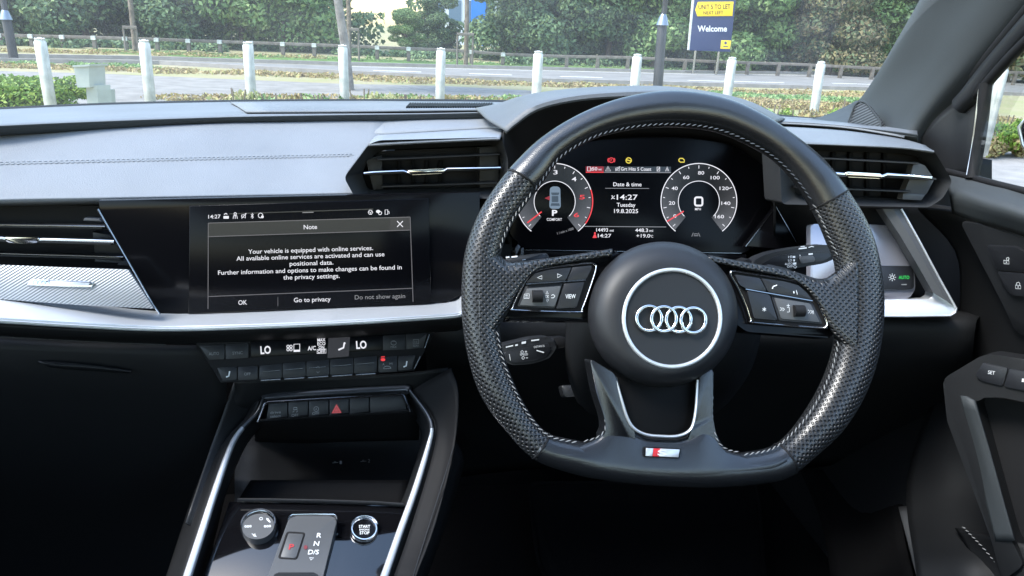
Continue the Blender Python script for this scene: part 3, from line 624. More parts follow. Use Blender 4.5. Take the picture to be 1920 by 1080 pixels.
def rim_ring(i, m='matt'):
    N = len(ro); i = int(round(i*NS)) % N; a, b = WP.at(*ro[i]), WP.at(*ri[i]); c = a.lerp(b, .5); s = (a-b).normalized(); r = (a-b).length/2*1.003; h = min(.0175, r)*1.003
    return sweep('rim_seam', [c+s*(r*math.cos(t))+WP.n*(h*math.sin(t)) for t in [2*math.pi*k/32 for k in range(32)]], s.cross(WP.n), .0006, .0009, m, sw, closed=True, k=6)
for i in (27.6, 4.85, 13.0, 19.0): rim_ring(i)
# thread sewn round the inside of the rim
def inner_path(i0, i1, f=.07, off=.010):
    N = len(ro); out = []
    for i in range(int(i0*NS), int(i1*NS)+1):
        a, b = np.array(ro[i % N]), np.array(ri[i % N]); q = b+(a-b)*f; out.append(WP.at(q[0], q[1], off))
    return out
for i0, i1, m in ((27.6-32, 4.85, 'thread_dark'), (4.85, 6.9, 'thread'), (9.3, 14.4, 'thread'), (18.2, 22.7, 'thread'), (25.3, 27.6, 'thread')):
    stitches('rim_stitching', inner_path(i0, i1), WP.n, .0042, .00055, m, sw, .25, .0009)
# hub
def dome(name, rings, m, parent, n=72):
    vs = []; fs = []
    for cx, cy, rx, ry, of in rings: vs += pts_on(ell(cx, cy, rx, ry, n), WP, of)
    for k in range(len(rings)-1):
        for i in range(n): fs.append((k*n+i, k*n+(i+1) % n, (k+1)*n+(i+1) % n, (k+1)*n+i))
    fs.append(tuple((len(rings)-1)*n+i for i in range(n)))
    return raw(name, vs, fs, m, parent, sharp=40)
hub = dome('airbag_cover', [(1240, 592, 133, 132, -.035), (1242, 590, 140, 136, -.006), (1243, 589.5, 141, 136.5, .006), (1245, 589.5, 137.5, 133, .017), (1249, 590.5, 128, 124, .026), (1254, 593, 113, 110, .0315), (1258, 595.5, 99, 97, .033), (1259, 596.5, 95, 94, .033), (1259, 596.5, 92, 91.5, .030), (1260, 597, 88, 88, .030)], mat('hub_cover', (.016, .017, .020), .46, spec=.4, bump=(1500, .3, .0004)), sw)
sweep('hub_ring', pts_on(ell(1260, 597, 90.5, 91, 72), WP, .0325), WP.n, .0019, .0020, 'silver', sw, closed=True, k=10)
emb = slab('hub_disc', ell(1260, 597, 86, 86, 56), WP, .004, 'hub' if 'hub' in M else 'plastic', sw, off=.0318, bev=.0004)
for k in range(4):
    x = 1217+k*27.6; y = 597.4+k*1.1
    sweep('emblem_ring', pts_on(ell(x, y, 23.3, 23.3, 40), WP, .0345+(.0005 if k % 2 else 0)), WP.n, .0016, .0016, 'chrome', emb, closed=True, k=8)
text('AIRBAG', 1254, 703, 50, 8, WP, 'matt', sw, 1.5, .0283, 0, 'hub_lettering')
for s_, x, y in ((1, 1165, 548), (-1, 1353, 551)):
    decal('horn_symbol', stroke([(x-7*s_, y-3), (x-7*s_, y+6)], 1.2)+stroke([(x-5*s_, y), (x+2*s_, y), (x+6*s_, y-3), (x+6*s_, y+5), (x-4*s_, y+4)], 1.2), WP, 'black_print', sw, .0285)
# spokes
SP = Pl(WP.o, WP.n)
lsp = slab('spoke', [(944, 590), (952, 548), (985, 503), (1020, 489), (1090, 481), (1160, 468), (1180, 530), (1130, 602), (948, 601)], WP, .022, 'gloss', sw, off=.003, bev=.003, rad=8)
rsp = slab('spoke', [(1310, 480), (1380, 496), (1450, 510), (1510, 530), (1545, 568), (1564, 622), (1560, 634), (1400, 622), (1330, 570)], WP, .022, 'gloss', sw, off=.003, bev=.003, rad=8)
def leather_flange(name, px, off, th, bev):
    return slab(name, px, WP, th, 'perf', sw, off=off, bev=bev, seg=5, uv=True, rad=9, sharp=80)
def flange(cols):
    rows = []
    for t, e in ((0, 1), (.05, .45), (.2, .06), (.5, 0), (.8, .04), (.95, .3), (1, .8)):
        rows.append([(x, y0+(y1-y0)*t, of-dr*e) for x, y0, y1, of, dr in cols])
    return sheet('spoke_leather', rows, 'perf', sw, thick=.003, pos=WP.at, uv=WP, sharp=80)
flange([(898, 440, 655, .0155, .006), (914, 455, 642, .0150, .008), (928, 469, 626, .0142, .010), (942, 483, 604, .0132, .013), (954, 490.5, 583, .0128, .014), (968, 491, 556, .0126, .014), (985, 489.5, 530, .0124, .014), (1014, 485.5, 505.5, .012, .013), (1060, 479.5, 495, .0115, .012), (1105, 473, 487.5, .0112, .012), (1148, 466, 480.5, .011, .012)])
flange([(1328, 478, 491.5, .011, .012), (1365, 485, 498.5, .0112, .012), (1400, 491.5, 506, .0115, .012), (1470, 504.5, 520.5, .012, .013), (1503, 513.5, 537, .0124, .014), (1520, 519, 553, .0126, .014), (1535, 522.5, 576, .0128, .014), (1549, 521, 603, .0132, .013), (1563, 512, 629, .0138, .011), (1575, 502, 640, .0146, .010), (1590, 486, 655, .0153, .009), (1609, 466, 670, .0166, .007)])
# lower twin spoke in smooth leather with gloss insert
legL = [(1106, 672), (1118, 735), (1134, 785), (1137, 806), (1128, 824), (1140, 838), (1192, 838), (1190, 808), (1177, 782), (1154, 700)]
legR = [(1338, 690), (1336, 780), (1342, 812), (1352, 834), (1345, 846), (1284, 840), (1297, 806), (1306, 780), (1312, 700)]
_a, _b, _c = WP.at(1106, 700, .0135), WP.at(1338, 700, .0135), WP.at(1220, 838, .0094); _n = (_b-_a).cross(_c-_a); LG = Pl(_a, _n if _n.dot(CAM-_a) > 0 else -_n)
for lg_ in (legL, legR): slab('lower_spoke_leg', lg_, LG, .024, 'leather', sw, off=0, bev=.0055, seg=6, rad=8, sharp=80)
ytop = ([1024, 1050, 1072, 1096, 1118, 1130, 1140, 1160, 1180, 1192, 1215, 1250, 1275, 1296, 1306, 1322, 1336, 1346, 1362, 1395, 1425, 1470], [839, 842, 838, 830, 821, 810, 800, 798, 800, 812, 818.5, 820, 820, 812, 800, 798, 802, 824, 842, 853, 861, 872])
cols_ = []
for q in range(0, 6*NS+1, 2):
    k_ = 19*NS-q; o_, n_ = np.array(ro[k_]), np.array(ri[k_]); c_ = (o_+n_)/2; hh = min(.0175, (WP.at(*o_)-WP.at(*n_)).length/2*.98)*1.015
    yt_ = min(float(np.interp(c_[0], *ytop)), c_[1]-3); T = np.array((c_[0], yt_)); e = min(1, abs(c_[1]-yt_)/25); cc_ = []
    for f, of in ((0, .002), (.07, .0075), (.18, .0102), (.34, .0116), (.62, .0131), (.84, .0141)):
        p_ = T+(c_-T)*f; cc_.append((p_[0], p_[1], of*hh/.0146))
    for a_ in (0, 20, 42, 62, 80, 100): p_ = c_+(o_-c_)*1.015*math.sin(R(a_)); cc_.append((p_[0], p_[1], hh*math.cos(R(a_))))
    cols_.append(cc_)
rows = [[c[r_] for c in cols_] for r_ in range(len(cols_[0]))]
sheet('lower_spoke', rows, 'leather', sw, thick=.002, pos=WP.at, sharp=80, sub=2)
ins = slab('lower_insert', [(1150, 690), (1175, 780), (1190, 808), (1212, 820), (1268, 823), (1298, 808), (1310, 780), (1316, 690)], WP, .014, 'void', sw, off=.004, bev=.002, rad=6)
sweep('insert_trim', [WP.at(*q, .0115) for q in cat_rom([(1154, 708), (1165, 748), (1177, 785), (1190, 804), (1212, 815), (1240, 818), (1268, 818), (1288, 811), (1299, 797), (1305, 765), (1308, 712)], 6)], WP.n, .0013, .0016, 'silver', sw, k=8)
stitches('lower_spoke_stitching', [WP.at(*q, .010) for q in cat_rom([(1110, 685), (1120, 735), (1134, 783), (1134, 806), (1120, 820), (1088, 829)], 5)], WP.n, .0042, .0005, 'thread', sw, .25, .0006)
stitches('lower_spoke_stitching', [WP.at(*q, .010) for q in cat_rom([(1337, 740), (1336, 780), (1343, 820), (1360, 841), (1395, 850)], 5)], WP.n, .0042, .0005, 'thread', sw, .25, .0006)
bd = slab('badge', [(1210, 838), (1277, 841), (1274, 860), (1208, 857)], WP, .004, 'gloss', sw, off=.0142, bev=.0006, rad=3)
slab('badge_plate', [(1212, 840), (1225, 840.6), (1223.5, 855.6), (1210.6, 855)], WP, .001, 'silver', bd, off=.0148, bev=.0002)
slab('badge_plate', [(1225.6, 840.6), (1242, 841.4), (1240, 856.2), (1224, 855.6)], WP, .001, 'red_print', bd, off=.0148, bev=.0002)
slab('badge_plate', [(1238, 841.3), (1274.6, 842.8), (1272.4, 857.6), (1236, 856)], WP, .001, 'silver', bd, off=.0150, bev=.0002)
text('S', 1242, 849, 18, 10, WP, 'print', bd, 1.8, .0154, .03, 'badge_letter')
# button pads
def pad(parent, frame, keys, m='button'):
    slab('pad_well', frame, WP, .004, 'matt', parent, off=.0065, bev=.0005)
    sweep('pad_frame', pts_on(frame, WP, .0085), WP.n, .0010, .0017, 'chrome', parent, closed=True, k=8)
    return [slab('key', k, WP, .004, mm, parent, off=of, bev=.0009, rad=2.5) for k, of, mm in keys]
lf = cat_rom([(961, 577), (971, 553), (985, 528), (1002, 510), (1030, 502), (1097, 494), (1113, 495), (1117, 503), (1107, 536), (1091, 579), (1083, 585), (968, 581.5)], 4, True)
pad(lsp, lf, [([(987, 530), (1003, 512.5), (1031, 505.5), (1071.5, 501.5), (1061, 525.5)], .0105, 'button'), ([(1073.5, 501), (1110, 497.5), (1109, 504), (1099, 523.5), (1063.5, 525.5)], .0105, 'button'), ([(985, 536), (1055.5, 530.5), (1040, 578), (970, 574)], .0085, 'button'), ([(1058, 531.5), (1096, 528.5), (1081, 576), (1043.5, 578.5)], .0105, 'button')])
slab('roller_tray', [(988, 541), (1052, 536), (1040, 574.5), (975, 572)], WP, .002, 'grey', lsp, off=.0095, bev=.0006, rad=2)
sweep('key_divider', [WP.at(*q, .0105) for q in ((987, 532.5), (1040, 529), (1098, 525.2))], WP.n, .0007, .0006, 'darkchrome', lsp, k=6)
def roller(cx, cy, wd, ht, parent):
    return sweep('roller', [WP.at(cx-wd/2*.98, cy, .0105), WP.at(cx-wd/2, cy, .0105), WP.at(cx+wd/2, cy, .0105), WP.at(cx+wd/2*.98, cy, .0105)], WP.n, [ht*.0002, ht*.00023, ht*.00023, ht*.0002], [.0042, .005, .005, .0042], 'matt', parent, k=20)
roller(1007.5, 555.5, 19, 23, lsp)
def wt(s, x, y, wd, h, par, ang=0, m='print', of=.0111): return text(s, x, y, wd, h, WP, m, par, ang, of, .004, 'key_symbol')
wt('VIEW', 1069.8, 555.5, 19, 8, lsp, -1)
decal('key_symbol', stroke([(1016, 517), (1007.5, 520.5), (1016, 523.5)], 1.0, True)+stroke([(1045, 513.5), (1053.5, 516.8), (1045.5, 520.5)], 1.0, True), WP, 'print', lsp, .0111)
decal('key_symbol', stroke([(983, 551.5), (992.5, 551), (992, 559.5), (982.5, 559.5)], 1.0, True)+stroke([(985, 554), (990, 554)], .8)+stroke([(985, 557), (990, 557)], .8)+stroke([(1023.5, 551), (1028, 551), (1025.8, 546)], .9, True)+stroke([(1024, 562), (1028.5, 562), (1026, 566.5)], .9, True)+stroke([(1034, 554), (1037, 552), (1040.5, 555), (1038, 558.5), (1033.5, 558.5)], 1.1)+text_polys('OK', 1025.8, 556, 7, 6, 0, .0), WP, 'print', lsp, .0101)
rf = cat_rom([(1369.5, 514), (1375, 508.5), (1403, 512.5), (1470, 523), (1499, 531), (1518, 547), (1533, 569), (1549, 604), (1547, 612.5), (1538, 614.5), (1418, 605), (1407, 599), (1399, 575), (1384, 540)], 4, True)
pad(rsp, rf, [([(1378, 514.5), (1425, 521.5), (1437.5, 546), (1399, 540.5), (1387, 534)], .0105, 'button'), ([(1428, 522), (1470, 527.5), (1497, 535), (1513, 549), (1522, 561.5), (1440.5, 547)], .0105, 'button'), ([(1401, 545), (1443, 552.5), (1458, 600), (1414, 596.5)], .0105, 'button'), ([(1445.5, 553), (1523, 567), (1542.5, 607), (1461, 600.5)], .0085, 'button')])
slab('roller_tray', [(1452, 558), (1519, 569), (1537, 604), (1465, 597)], WP, .002, 'grey', rsp, off=.0095, bev=.0006, rad=2)
sweep('key_divider', [WP.at(*q, .0105) for q in ((1398, 542), (1440, 549.5), (1523, 564))], WP.n, .0007, .0006, 'darkchrome', rsp, k=6)
roller(1497.5, 583, 19, 23, rsp)
decal('key_symbol', stroke([(1433, 576), (1433, 584)], 1.0)+stroke([(1429.6, 578), (1436.4, 582)], 1.0)+stroke([(1429.6, 582), (1436.4, 578)], 1.0), WP, 'print', rsp, .0111)
decal('key_symbol', stroke([(1448, 541.5), (1450, 537), (1457, 534.5)], 2.0)+stroke([(1488, 546), (1489, 550)], 2)+stroke([(1493, 544), (1495, 552)], 1), WP, 'print', rsp, .0111)
decal('key_symbol', stroke([(1463, 576.5), (1467, 579.5), (1463, 582.5)], 1)+stroke([(1467.5, 577), (1471, 580), (1467.5, 583)], 1)+stroke([(1476, 576.5), (1480, 576.5), (1480, 585), (1476, 585)], 1)+stroke([(1475, 573), (1481, 573)], .9)+stroke([(1478, 570), (1478, 576)], .9)+stroke([(1515, 581), (1519, 584), (1515, 587.5)], 1)+stroke([(1519.5, 581.5), (1523.5, 584.8), (1519.5, 588)], 1)+stroke([(1524.5, 582), (1524.5, 589)], 1), WP, 'print', rsp, .0101)
# shift paddles behind the spokes
slab('shift_paddle', [(955, 500), (985, 486), (1020, 475), (1030, 481), (1032, 492), (1010, 502), (960, 510)], WP, .005, 'button', sw, off=-.030, bev=.0015, rad=4)
slab('shift_paddle', [(1432, 500), (1440, 495), (1475, 503), (1505, 518), (1500, 526), (1440, 520)], WP, .005, 'button', sw, off=-.030, bev=.0015, rad=4)
decal('paddle_mark', stroke([(979, 487.5), (986, 486.5)], 1.5), WP, 'print', sw, -.0294)
decal('paddle_mark', stroke([(1487, 511), (1493, 513)], 1.2)+stroke([(1490, 509), (1490, 515)], 1.2), WP, 'print', sw, -.0294)

# ================================================================== column and stalks
cw = thing('steering_column', 'black steering column shroud behind the wheel hub', 'steering column', P(1230, 620, .72))
sheet('shroud', [[(1075, 500, .74), (1120, 495, .70), (1240, 490, .69), (1360, 500, .70), (1420, 505, .74)], [(1062, 600, .72), (1100, 600, .68), (1240, 600, .67), (1370, 600, .68), (1430, 600, .72)], [(1062, 690, .73), (1100, 700, .69), (1240, 710, .68), (1360, 700, .69), (1410, 690, .73)], [(1080, 750, .78), (1120, 770, .75), (1240, 780, .74), (1330, 770, .75), (1370, 750, .78)], [(1090, 760, .9), (1120, 780, .9), (1240, 790, .9), (1330, 780, .9), (1360, 760, .9)]], 'vinyl', cw, thick=.003)
slab('release_lever', [(1052, 722), (1085, 722), (1088, 742), (1058, 745)], Pl(P(1070, 735, .80), nrm(30)), .02, 'plastic', cw, bev=.003, rad=5)
st_r = Pl(P(1490, 485, .72), nrm(14, -8))
ws_ = thing('wiper_stalk', 'black wiper stalk with white markings right of the wheel hub', 'stalk', P(1400, 500, .76))
bod = slab('lever', [(1404, 497), (1424, 482), (1450, 473), (1492, 465.5), (1550, 458.5), (1560, 463), (1568, 484), (1545, 494), (1480, 505), (1420, 510)], st_r, .026, 'plastic', ws_, bev=.006, seg=4, rad=8, sharp=70)
slab('lever_face', [(1424, 497), (1452, 481), (1490, 474.5), (1548, 471), (1561, 480), (1545, 489), (1490, 498)], st_r, .003, 'button', ws_, off=.0012, bev=.001, rad=4)
slab('collar', [(1388, 492), (1408, 484), (1415, 512), (1392, 520)], st_r, .03, 'matt', ws_, off=-.004, bev=.004, rad=5)
kn = slab('slider', [(1499, 484), (1503, 481), (1524, 479), (1528, 483), (1528, 490), (1503, 494)], st_r, .003, 'grey', ws_, off=.0035, bev=.001, rad=2)
for s_, x, y in (('HI', 1481.5, 481.5), ('LO', 1481.5, 488), ('AUTO', 1479, 494.6), ('OFF', 1481, 499.5)): text(s_, x, y, 4.2*len(s_)*.85, 4.2, st_r, 'print', bod, -3, .0024, .0, 'lever_mark')
decal('lever_mark', [[(1486.5, 480), (1491, 480), (1491, 483.5), (1486.5, 483.5)], [(1487.5, 486), (1490.5, 486), (1490.5, 490), (1487.5, 490)], [(1487, 492.5), (1493, 492), (1493, 496), (1487, 496.4)]]+stroke([(1487, 499.5), (1491, 497.5), (1494, 500), (1491, 503)], 1, True)+stroke([(1500, 480.5), (1500, 477.5)], 1.2)+[[(1516, 475.3), (1524, 474.6), (1524, 477.4), (1516, 478)]], st_r, 'print', bod, .0024)
decal('lever_mark', [[(1497, 467.5), (1513, 465.8), (1512, 463.5), (1498, 465)]]+stroke([(1501, 462.5), (1509, 462)], 1.3)+stroke([(1516, 464), (1522, 462), (1526, 463)], 1.4), st_r, 'print', bod, .0012)
st_l = Pl(P(990, 660, .71), nrm(18, 8))
cs = thing('cruise_stalk', 'short black cruise control stalk with white markings below the left spoke', 'stalk', P(1050, 650, .74))
bod = slab('lever', [(935, 654), (950, 646), (1000, 634), (1032, 631), (1045, 640), (1042, 656), (1030, 672), (1000, 682), (958, 685), (945, 676)], st_l, .024, 'plastic', cs, bev=.004, seg=3, rad=8, sharp=70)
slab('neck', [(1035, 634), (1062, 632), (1064, 650), (1038, 656)], st_l, .02, 'matt', cs, off=-.006, bev=.003, rad=4)
slab('lever_face', [(945, 661), (960, 656), (1000, 650), (1028, 643), (1034, 652), (1024, 669), (1000, 677), (962, 680), (950, 673)], st_l, .003, 'button', cs, off=.0012, bev=.001, rad=3)
text('DISTANCE', 1011, 649.5, 20, 3.6, st_l, 'print', bod, -8, .0024, 0, 'lever_mark'); text('SPEED', 982.5, 664.5, 15, 4, st_l, 'print', bod, -3, .0024, 0, 'lever_mark')
decal('lever_mark', stroke([(976, 660), (979, 657), (982, 660), (979, 663)], 1, True)+stroke([(984, 659.5), (988, 659.5)], 1)+stroke([(986, 657.5), (986, 661.5)], 1)+stroke([(978, 671), (981, 668), (984, 671), (981, 674)], 1, True)+stroke([(986, 671), (990, 671)], 1)+stroke([(1006, 657), (1020, 661)], 2)+stroke([(955, 664), (957, 676)], 1), st_l, 'print', bod, .0024)
decal('lever_mark', [[(948, 650), (962, 646.8), (962, 649), (949, 652)], [(966, 646), (971, 645), (971, 648), (966, 649)], [(978, 641), (986, 639.6), (986, 644), (978, 645)], [(996, 637.5), (1011, 635.5), (1011, 638), (996, 640)]], st_l, 'print', bod, .0012)
st_i = Pl(P(985, 487, .72), nrm(30, 6))
isk = thing('indicator_stalk', 'black indicator stalk just visible above the left spoke of the wheel', 'stalk', P(985, 490, .72))
bod = slab('lever', [(948, 482), (1000, 476), (1028, 474), (1030, 492), (950, 497)], st_i, .02, 'plastic', isk, bev=.004, rad=5)
decal('lever_mark', [[(948, 481.6), (955, 480.6), (955, 483), (949, 484)], [(959, 480.6), (970, 479.4), (970, 482), (959, 483.2)]], st_i, 'print', bod, .0006)

# ================================================================== climate controls
cl = thing('climate_panel', 'black climate control panel with two rows of keys and LO temperature readouts', 'climate controls', P(595, 700, .77))
base = slab('panel', [(362, 638), (414, 718), (600, 708), (777, 695), (818, 618), (600, 612)], CP, .02, 'matt', cl, bev=.0015)
dis = slab('display_strip', [(470, 633), (470, 670), (740, 655), (740, 618)], CP, .002, 'glass_black', cl, off=.0012, bev=.0004)
K = .0028
def key(px, m='button'): return slab('key', px, CP, .003, m, cl, off=K, bev=.0007, rad=2)
k1 = key([(374, 648.5), (421, 646.2), (421, 673.5), (392, 674.8)]); k2 = key([(422.8, 646.2), (465.5, 643.8), (465.5, 671), (422.8, 673.4)])
k3 = key([(718, 630), (760, 627.2), (760, 655), (718, 657)]); k4 = key([(761.5, 627.2), (801, 624.5), (793, 652), (761.5, 655)])
text('AUTO', 401, 663, 19, 5.6, CP, 'printdim', k1, -3, K+.0005, 0, 'key_symbol'); text('SYNC', 445.5, 661.6, 19, 5.6, CP, 'printdim', k2, -3, K+.0005, 0, 'key_symbol')
decal('key_symbol', stroke(ell(738, 643, 5, 4), .9, True)+stroke([(734, 640), (742, 640)], .8)+text_polys('MAX', 738, 650.5, 11, 4, -3), CP, 'printdim', k3, K+.0005)
decal('key_symbol', stroke([(775, 637), (784.5, 636.4), (785, 644.5), (774.5, 645)], .9, True)+stroke([(778, 643), (778, 639)], .8)+stroke([(781.5, 643), (781.5, 639)], .8)+text_polys('REAR', 780, 648.5, 11, 3, -3), CP, 'printdim', k4, K+.0005)
ka = key([(407, 689.5), (444, 687.8), (444, 711.5), (417, 713.5)]); kb = key([(446, 688), (483, 686), (483, 711), (446, 712.8)])
xs = [486, 530, 574.5, 619, 664, 708]; yt = [686, 681.5, 678, 674.5, 671, 667.5]; yb = [711, 708.5, 705.8, 703, 700.4, 697.8]
for i in range(5):
    t = key([(xs[i], yt[i]), (xs[i+1]-1.6, yt[i+1]), (xs[i+1]-1.6, yb[i+1]), (xs[i], yb[i])])
    ym = (yt[i]+yt[i+1])/2+12
    sweep('key_bar', [CP.at(xs[i]+4.5, ym+1.6, K+.0006), CP.at(xs[i+1]-6, ym-1.2, K+.0006)], CP.n, .0005, .0005, 'darkchrome', t, k=6)
    sweep('key_lip', [CP.at(xs[i]+3.5, yb[i]+2.4, K+.001), CP.at(xs[i+1]-4, yb[i+1]+2.6, K+.001)], CP.n, .0011, .001, 'darkchrome', t, k=8)
decal('key_symbol', stroke([(593.5, 690), (596.3, 686.8), (599, 690)], .9)+stroke([(593.5, 696.5), (596.3, 699.5), (599, 696.5)], .9), CP, 'printdim', cl, K+.0009)
kc = key([(709.5, 670.5), (744.5, 667.5), (744.5, 696.8), (709.5, 698.2)]); kd = key([(746.5, 668.5), (779, 666), (771.5, 692.5), (746.5, 695)])
sweep('panel_edge', [CP.at(805, 627, .002), CP.at(796, 653, .002)], CP.n, .0008, .0008, 'darkchrome', cl, k=6); sweep('panel_edge', [CP.at(788, 668, .002), CP.at(777, 691, .002)], CP.n, .0008, .0008, 'darkchrome', cl, k=6)
seat = lambda x, y: stroke([(x+3.5, y-7), (x+2, y+2), (x-3, y+4)], 2.6)
decal('key_symbol', seat(427, 703), CP, 'print', ka, K+.0005); decal('key_symbol', seat(759.5, 684), CP, 'print', kd, K+.0005)
text('OFF', 464, 701, 12, 5.5, CP, 'printdim', kb, -3, K+.0005, 0, 'key_symbol')
decal('key_symbol', text_polys('A', 719, 683, 4, 4)+text_polys('M', 733, 682, 5, 4)+stroke(ell(726, 691, 7, 4.5, 12, 0, 0, 180, False), 1.1)+stroke([(719, 691.5), (733, 690.5)], 1.1), CP, 'printdim', kc, K+.0005)
decal('indicator_lamp', [ell(718, 674.3, 4.4, 2.8, 16), [(714.5, 668.6), (721.5, 668), (721.5, 669.6), (714.5, 670.2)]], CP, 'e_red', kc, K+.0006)
D = .0019
def ct(s, x, y, wd, h, b=.02, m='e_white'): return text(s, x, y, wd, h, CP, m, dis, -3.2, D, b, 'display_text')
ct('LO', 498, 656, 19.5, 14, .028); ct('LO', 677.5, 646.3, 19.5, 14, .028); ct('A/C', 584.5, 652.8, 15.5, 7.6)
for s_, y in (('MAX', 637.3), ('ECO', 644.4), ('ON', 651.4), ('OFF', 658.6)): ct(s_, 602.6, y, 15 if len(s_) > 2 else 10.5, 5.8)
decal('display_icons', stroke([(594.2, 655.4), (611.5, 654.4), (611.5, 661.8), (594.2, 662.6)], 1, True)+stroke([(551, 645.5), (562, 645), (562, 659), (551, 659.4)], 1.4, True)+[[(551, 656), (562, 655.6), (562, 659.2), (551, 659.6)]]+sum([stroke(ell(x, y, 2.3, 2.4, 10), 1.3, True) for x in (540, 545.6) for y in (649.5, 655.5)], []), CP, 'e_white', dis, D)
decal('display_field', [[(616, 630.5), (656.5, 628.5), (654, 668), (614, 671.5)]], CP, 'e_close', dis, D-.0002)
decal('display_icons', stroke([(645.5, 644), (644, 652), (634.5, 656)], 3)+[ell(646, 643.5, 2, 2, 8)], CP, 'e_white', dis, D)
decal('display_text', text_polys('A/C', 602, 628.5, 14, 3.6, -3)+text_polys('A A', 499, 630, 16, 3.4, -3)+text_polys('A A', 679, 620, 16, 3.4, -3), CP, 'e_dim', dis, D)

# ================================================================== centre console
cc = thing('centre_console', 'black centre console with silver side rails and open storage tray', 'console', P(590, 1000, .66))
railL = [(340, 1120, .60), (352, 1080, .625), (378, 1000, .67), (404, 920, .715), (433, 838, .762), (455, 803, .785), (482, 775, .80), (494, 748, .812)]
railR = [(705, 1120, .60), (721, 1080, .625), (749, 1000, .67), (778, 920, .715), (803, 838, .762), (810, 803, .775), (800, 775, .788), (768, 732, .81)]
M['gunmetal'] = mat('gunmetal_trim', (.10, .105, .115), .32, metal=.7)
def lerp3(a, b, t): return tuple(a[i]+(b[i]-a[i])*t for i in range(3))
for r_ in (railL, railR):
    pts = [V(p) for p in cat_rom([P(*q) for q in r_], 5)]; cut = 5*5
    wd = [np.interp(i/len(pts), [0, .45, .7, 1], [.0044, .0037, .0022, .0014]) for i in range(len(pts))]
    sweep('side_rail', pts[:cut+1], V((0, -.55, .83)), wd[:cut+1], [.0034]*(cut+1), 'silver', cc, k=12, power=.7)
    sweep('upper_rail', pts[cut:], V((0, -.55, .83)), wd[cut:], [.003]*len(pts[cut:]), 'gunmetal', cc, k=12, power=.7)
topbar = [P(494, 748, .812), P(498, 744, .814), P(560, 740, .815), P(635, 735.6, .815), P(710, 731.4, .815), P(760, 728.4, .815), P(768, 731, .812)]
sweep('top_bar', topbar, V((0, -.6, .8)), .0045, .004, 'gunmetal', cc, k=12, power=.7)
sweep('switch_trim', [BS.at(*q, .004) for q in ((483, 791), (497, 757), (503, 753.5), (752, 739), (757, 741), (769, 771))], BS.n, .0016, .0022, 'darkchrome', cc, k=8)
sheet('hood_face', [[(494, 748, .812), (560, 743, .815), (635, 739, .815), (710, 734, .815), (768, 731, .812)], [(494, 756, .806), (560, 750, .807), (635, 745, .807), (710, 740, .807), (766, 737, .806)]], 'plastic', cc, thick=.002)
# switch row
xs = [503, 540, 578.5, 617, 655, 693, 760]
for i in range(6):
    y0, y1 = 756-(xs[i]-503)*.058, 756-(xs[i+1]-503)*.058
    kk = slab('switch', [(xs[i]+.5, y0), (xs[i+1]-.8, y1), (xs[i+1]-.8+(3 if i == 5 else 0), y1+27), (xs[i]+.5-(4 if i == 0 else 0), y0+30)], BS, .004, 'button', cc, off=0, bev=.0008)
    if i == 0: decal('switch_symbol', text_polys('drive', 516.5, 773, 20, 5, -4)+text_polys('select', 516.5, 780, 20, 5, -4), BS, 'printdim', kk, .0006)
    if i == 1: decal('switch_symbol', text_polys('OFF', 553, 778.5, 13, 5, -4)+stroke([(550, 768), (551, 764), (556.5, 764), (557, 768)], 1.6, True)+stroke([(549, 773), (552, 770)], 1.2)+stroke([(556, 773), (558, 770)], 1.2), BS, 'printdim', kk, .0006)
    if i == 2: decal('switch_symbol', text_polys('OFF', 592, 775, 13, 5, -4)+stroke(ell(593, 767, 4.5, 4.5, 16), 1, True)+text_polys('A', 593, 767, 4, 4), BS, 'printdim', kk, .0006)
    if i == 3: decal('hazard_symbol', [[(631, 757.5), (640.5, 774), (621.5, 775)]], BS, 'lead', kk, .0006); decal('hazard_symbol', stroke([(631, 764), (636, 772), (626, 772.4)], .9, True), BS, 'black_print', kk, .0009)
sheet('tray_roof', [[(480, 790, .795), (560, 784, .795), (640, 779, .795), (710, 774, .795), (772, 770, .795)], [(478, 800, .84), (560, 800, .84), (640, 797, .84), (710, 795, .84), (785, 792, .84)], [(478, 830, .92), (560, 835, .92), (640, 832, .92), (710, 830, .92), (785, 828, .92)]], 'matt', cc, thick=.002)
sheet('tray_back', [[(440, 780, .93), (640, 780, .93), (830, 780, .93)], [(440, 850, .90), (640, 850, .90), (830, 850, .90)], [(440, 940, .82), (640, 940, .82), (830, 940, .82)]], 'vinyl', cc, thick=.002)
usb = Pl(P(660, 868, .885), nrm(35, 4))
text('1', 639, 867, 4, 6, usb, 'printdim', cc, 0, .003, 0, 'port_mark'); text('2', 692, 864, 4, 6, usb, 'printdim', cc, 0, .003, 0, 'port_mark')
decal('port_mark', stroke([(623, 868), (634, 867)], 1)+stroke([(626, 866), (630, 866)], 1)+stroke([(676, 865.5), (687, 864.5)], 1)+stroke([(679, 863), (683, 863)], 1), usb, 'printdim', cc, .003)
sheet('tray_floor', [[(470, 900, .80), (560, 900, .80), (640, 900, .80), (700, 900, .80), (765, 900, .80)], [(452, 928, .775), (560, 930, .775), (640, 930, .775), (700, 930, .775), (760, 930, .775)], [(444, 941, .757), (560, 942, .757), (640, 943, .757), (700, 944, .757), (757, 945, .757)]], 'matt', cc, thick=.003)
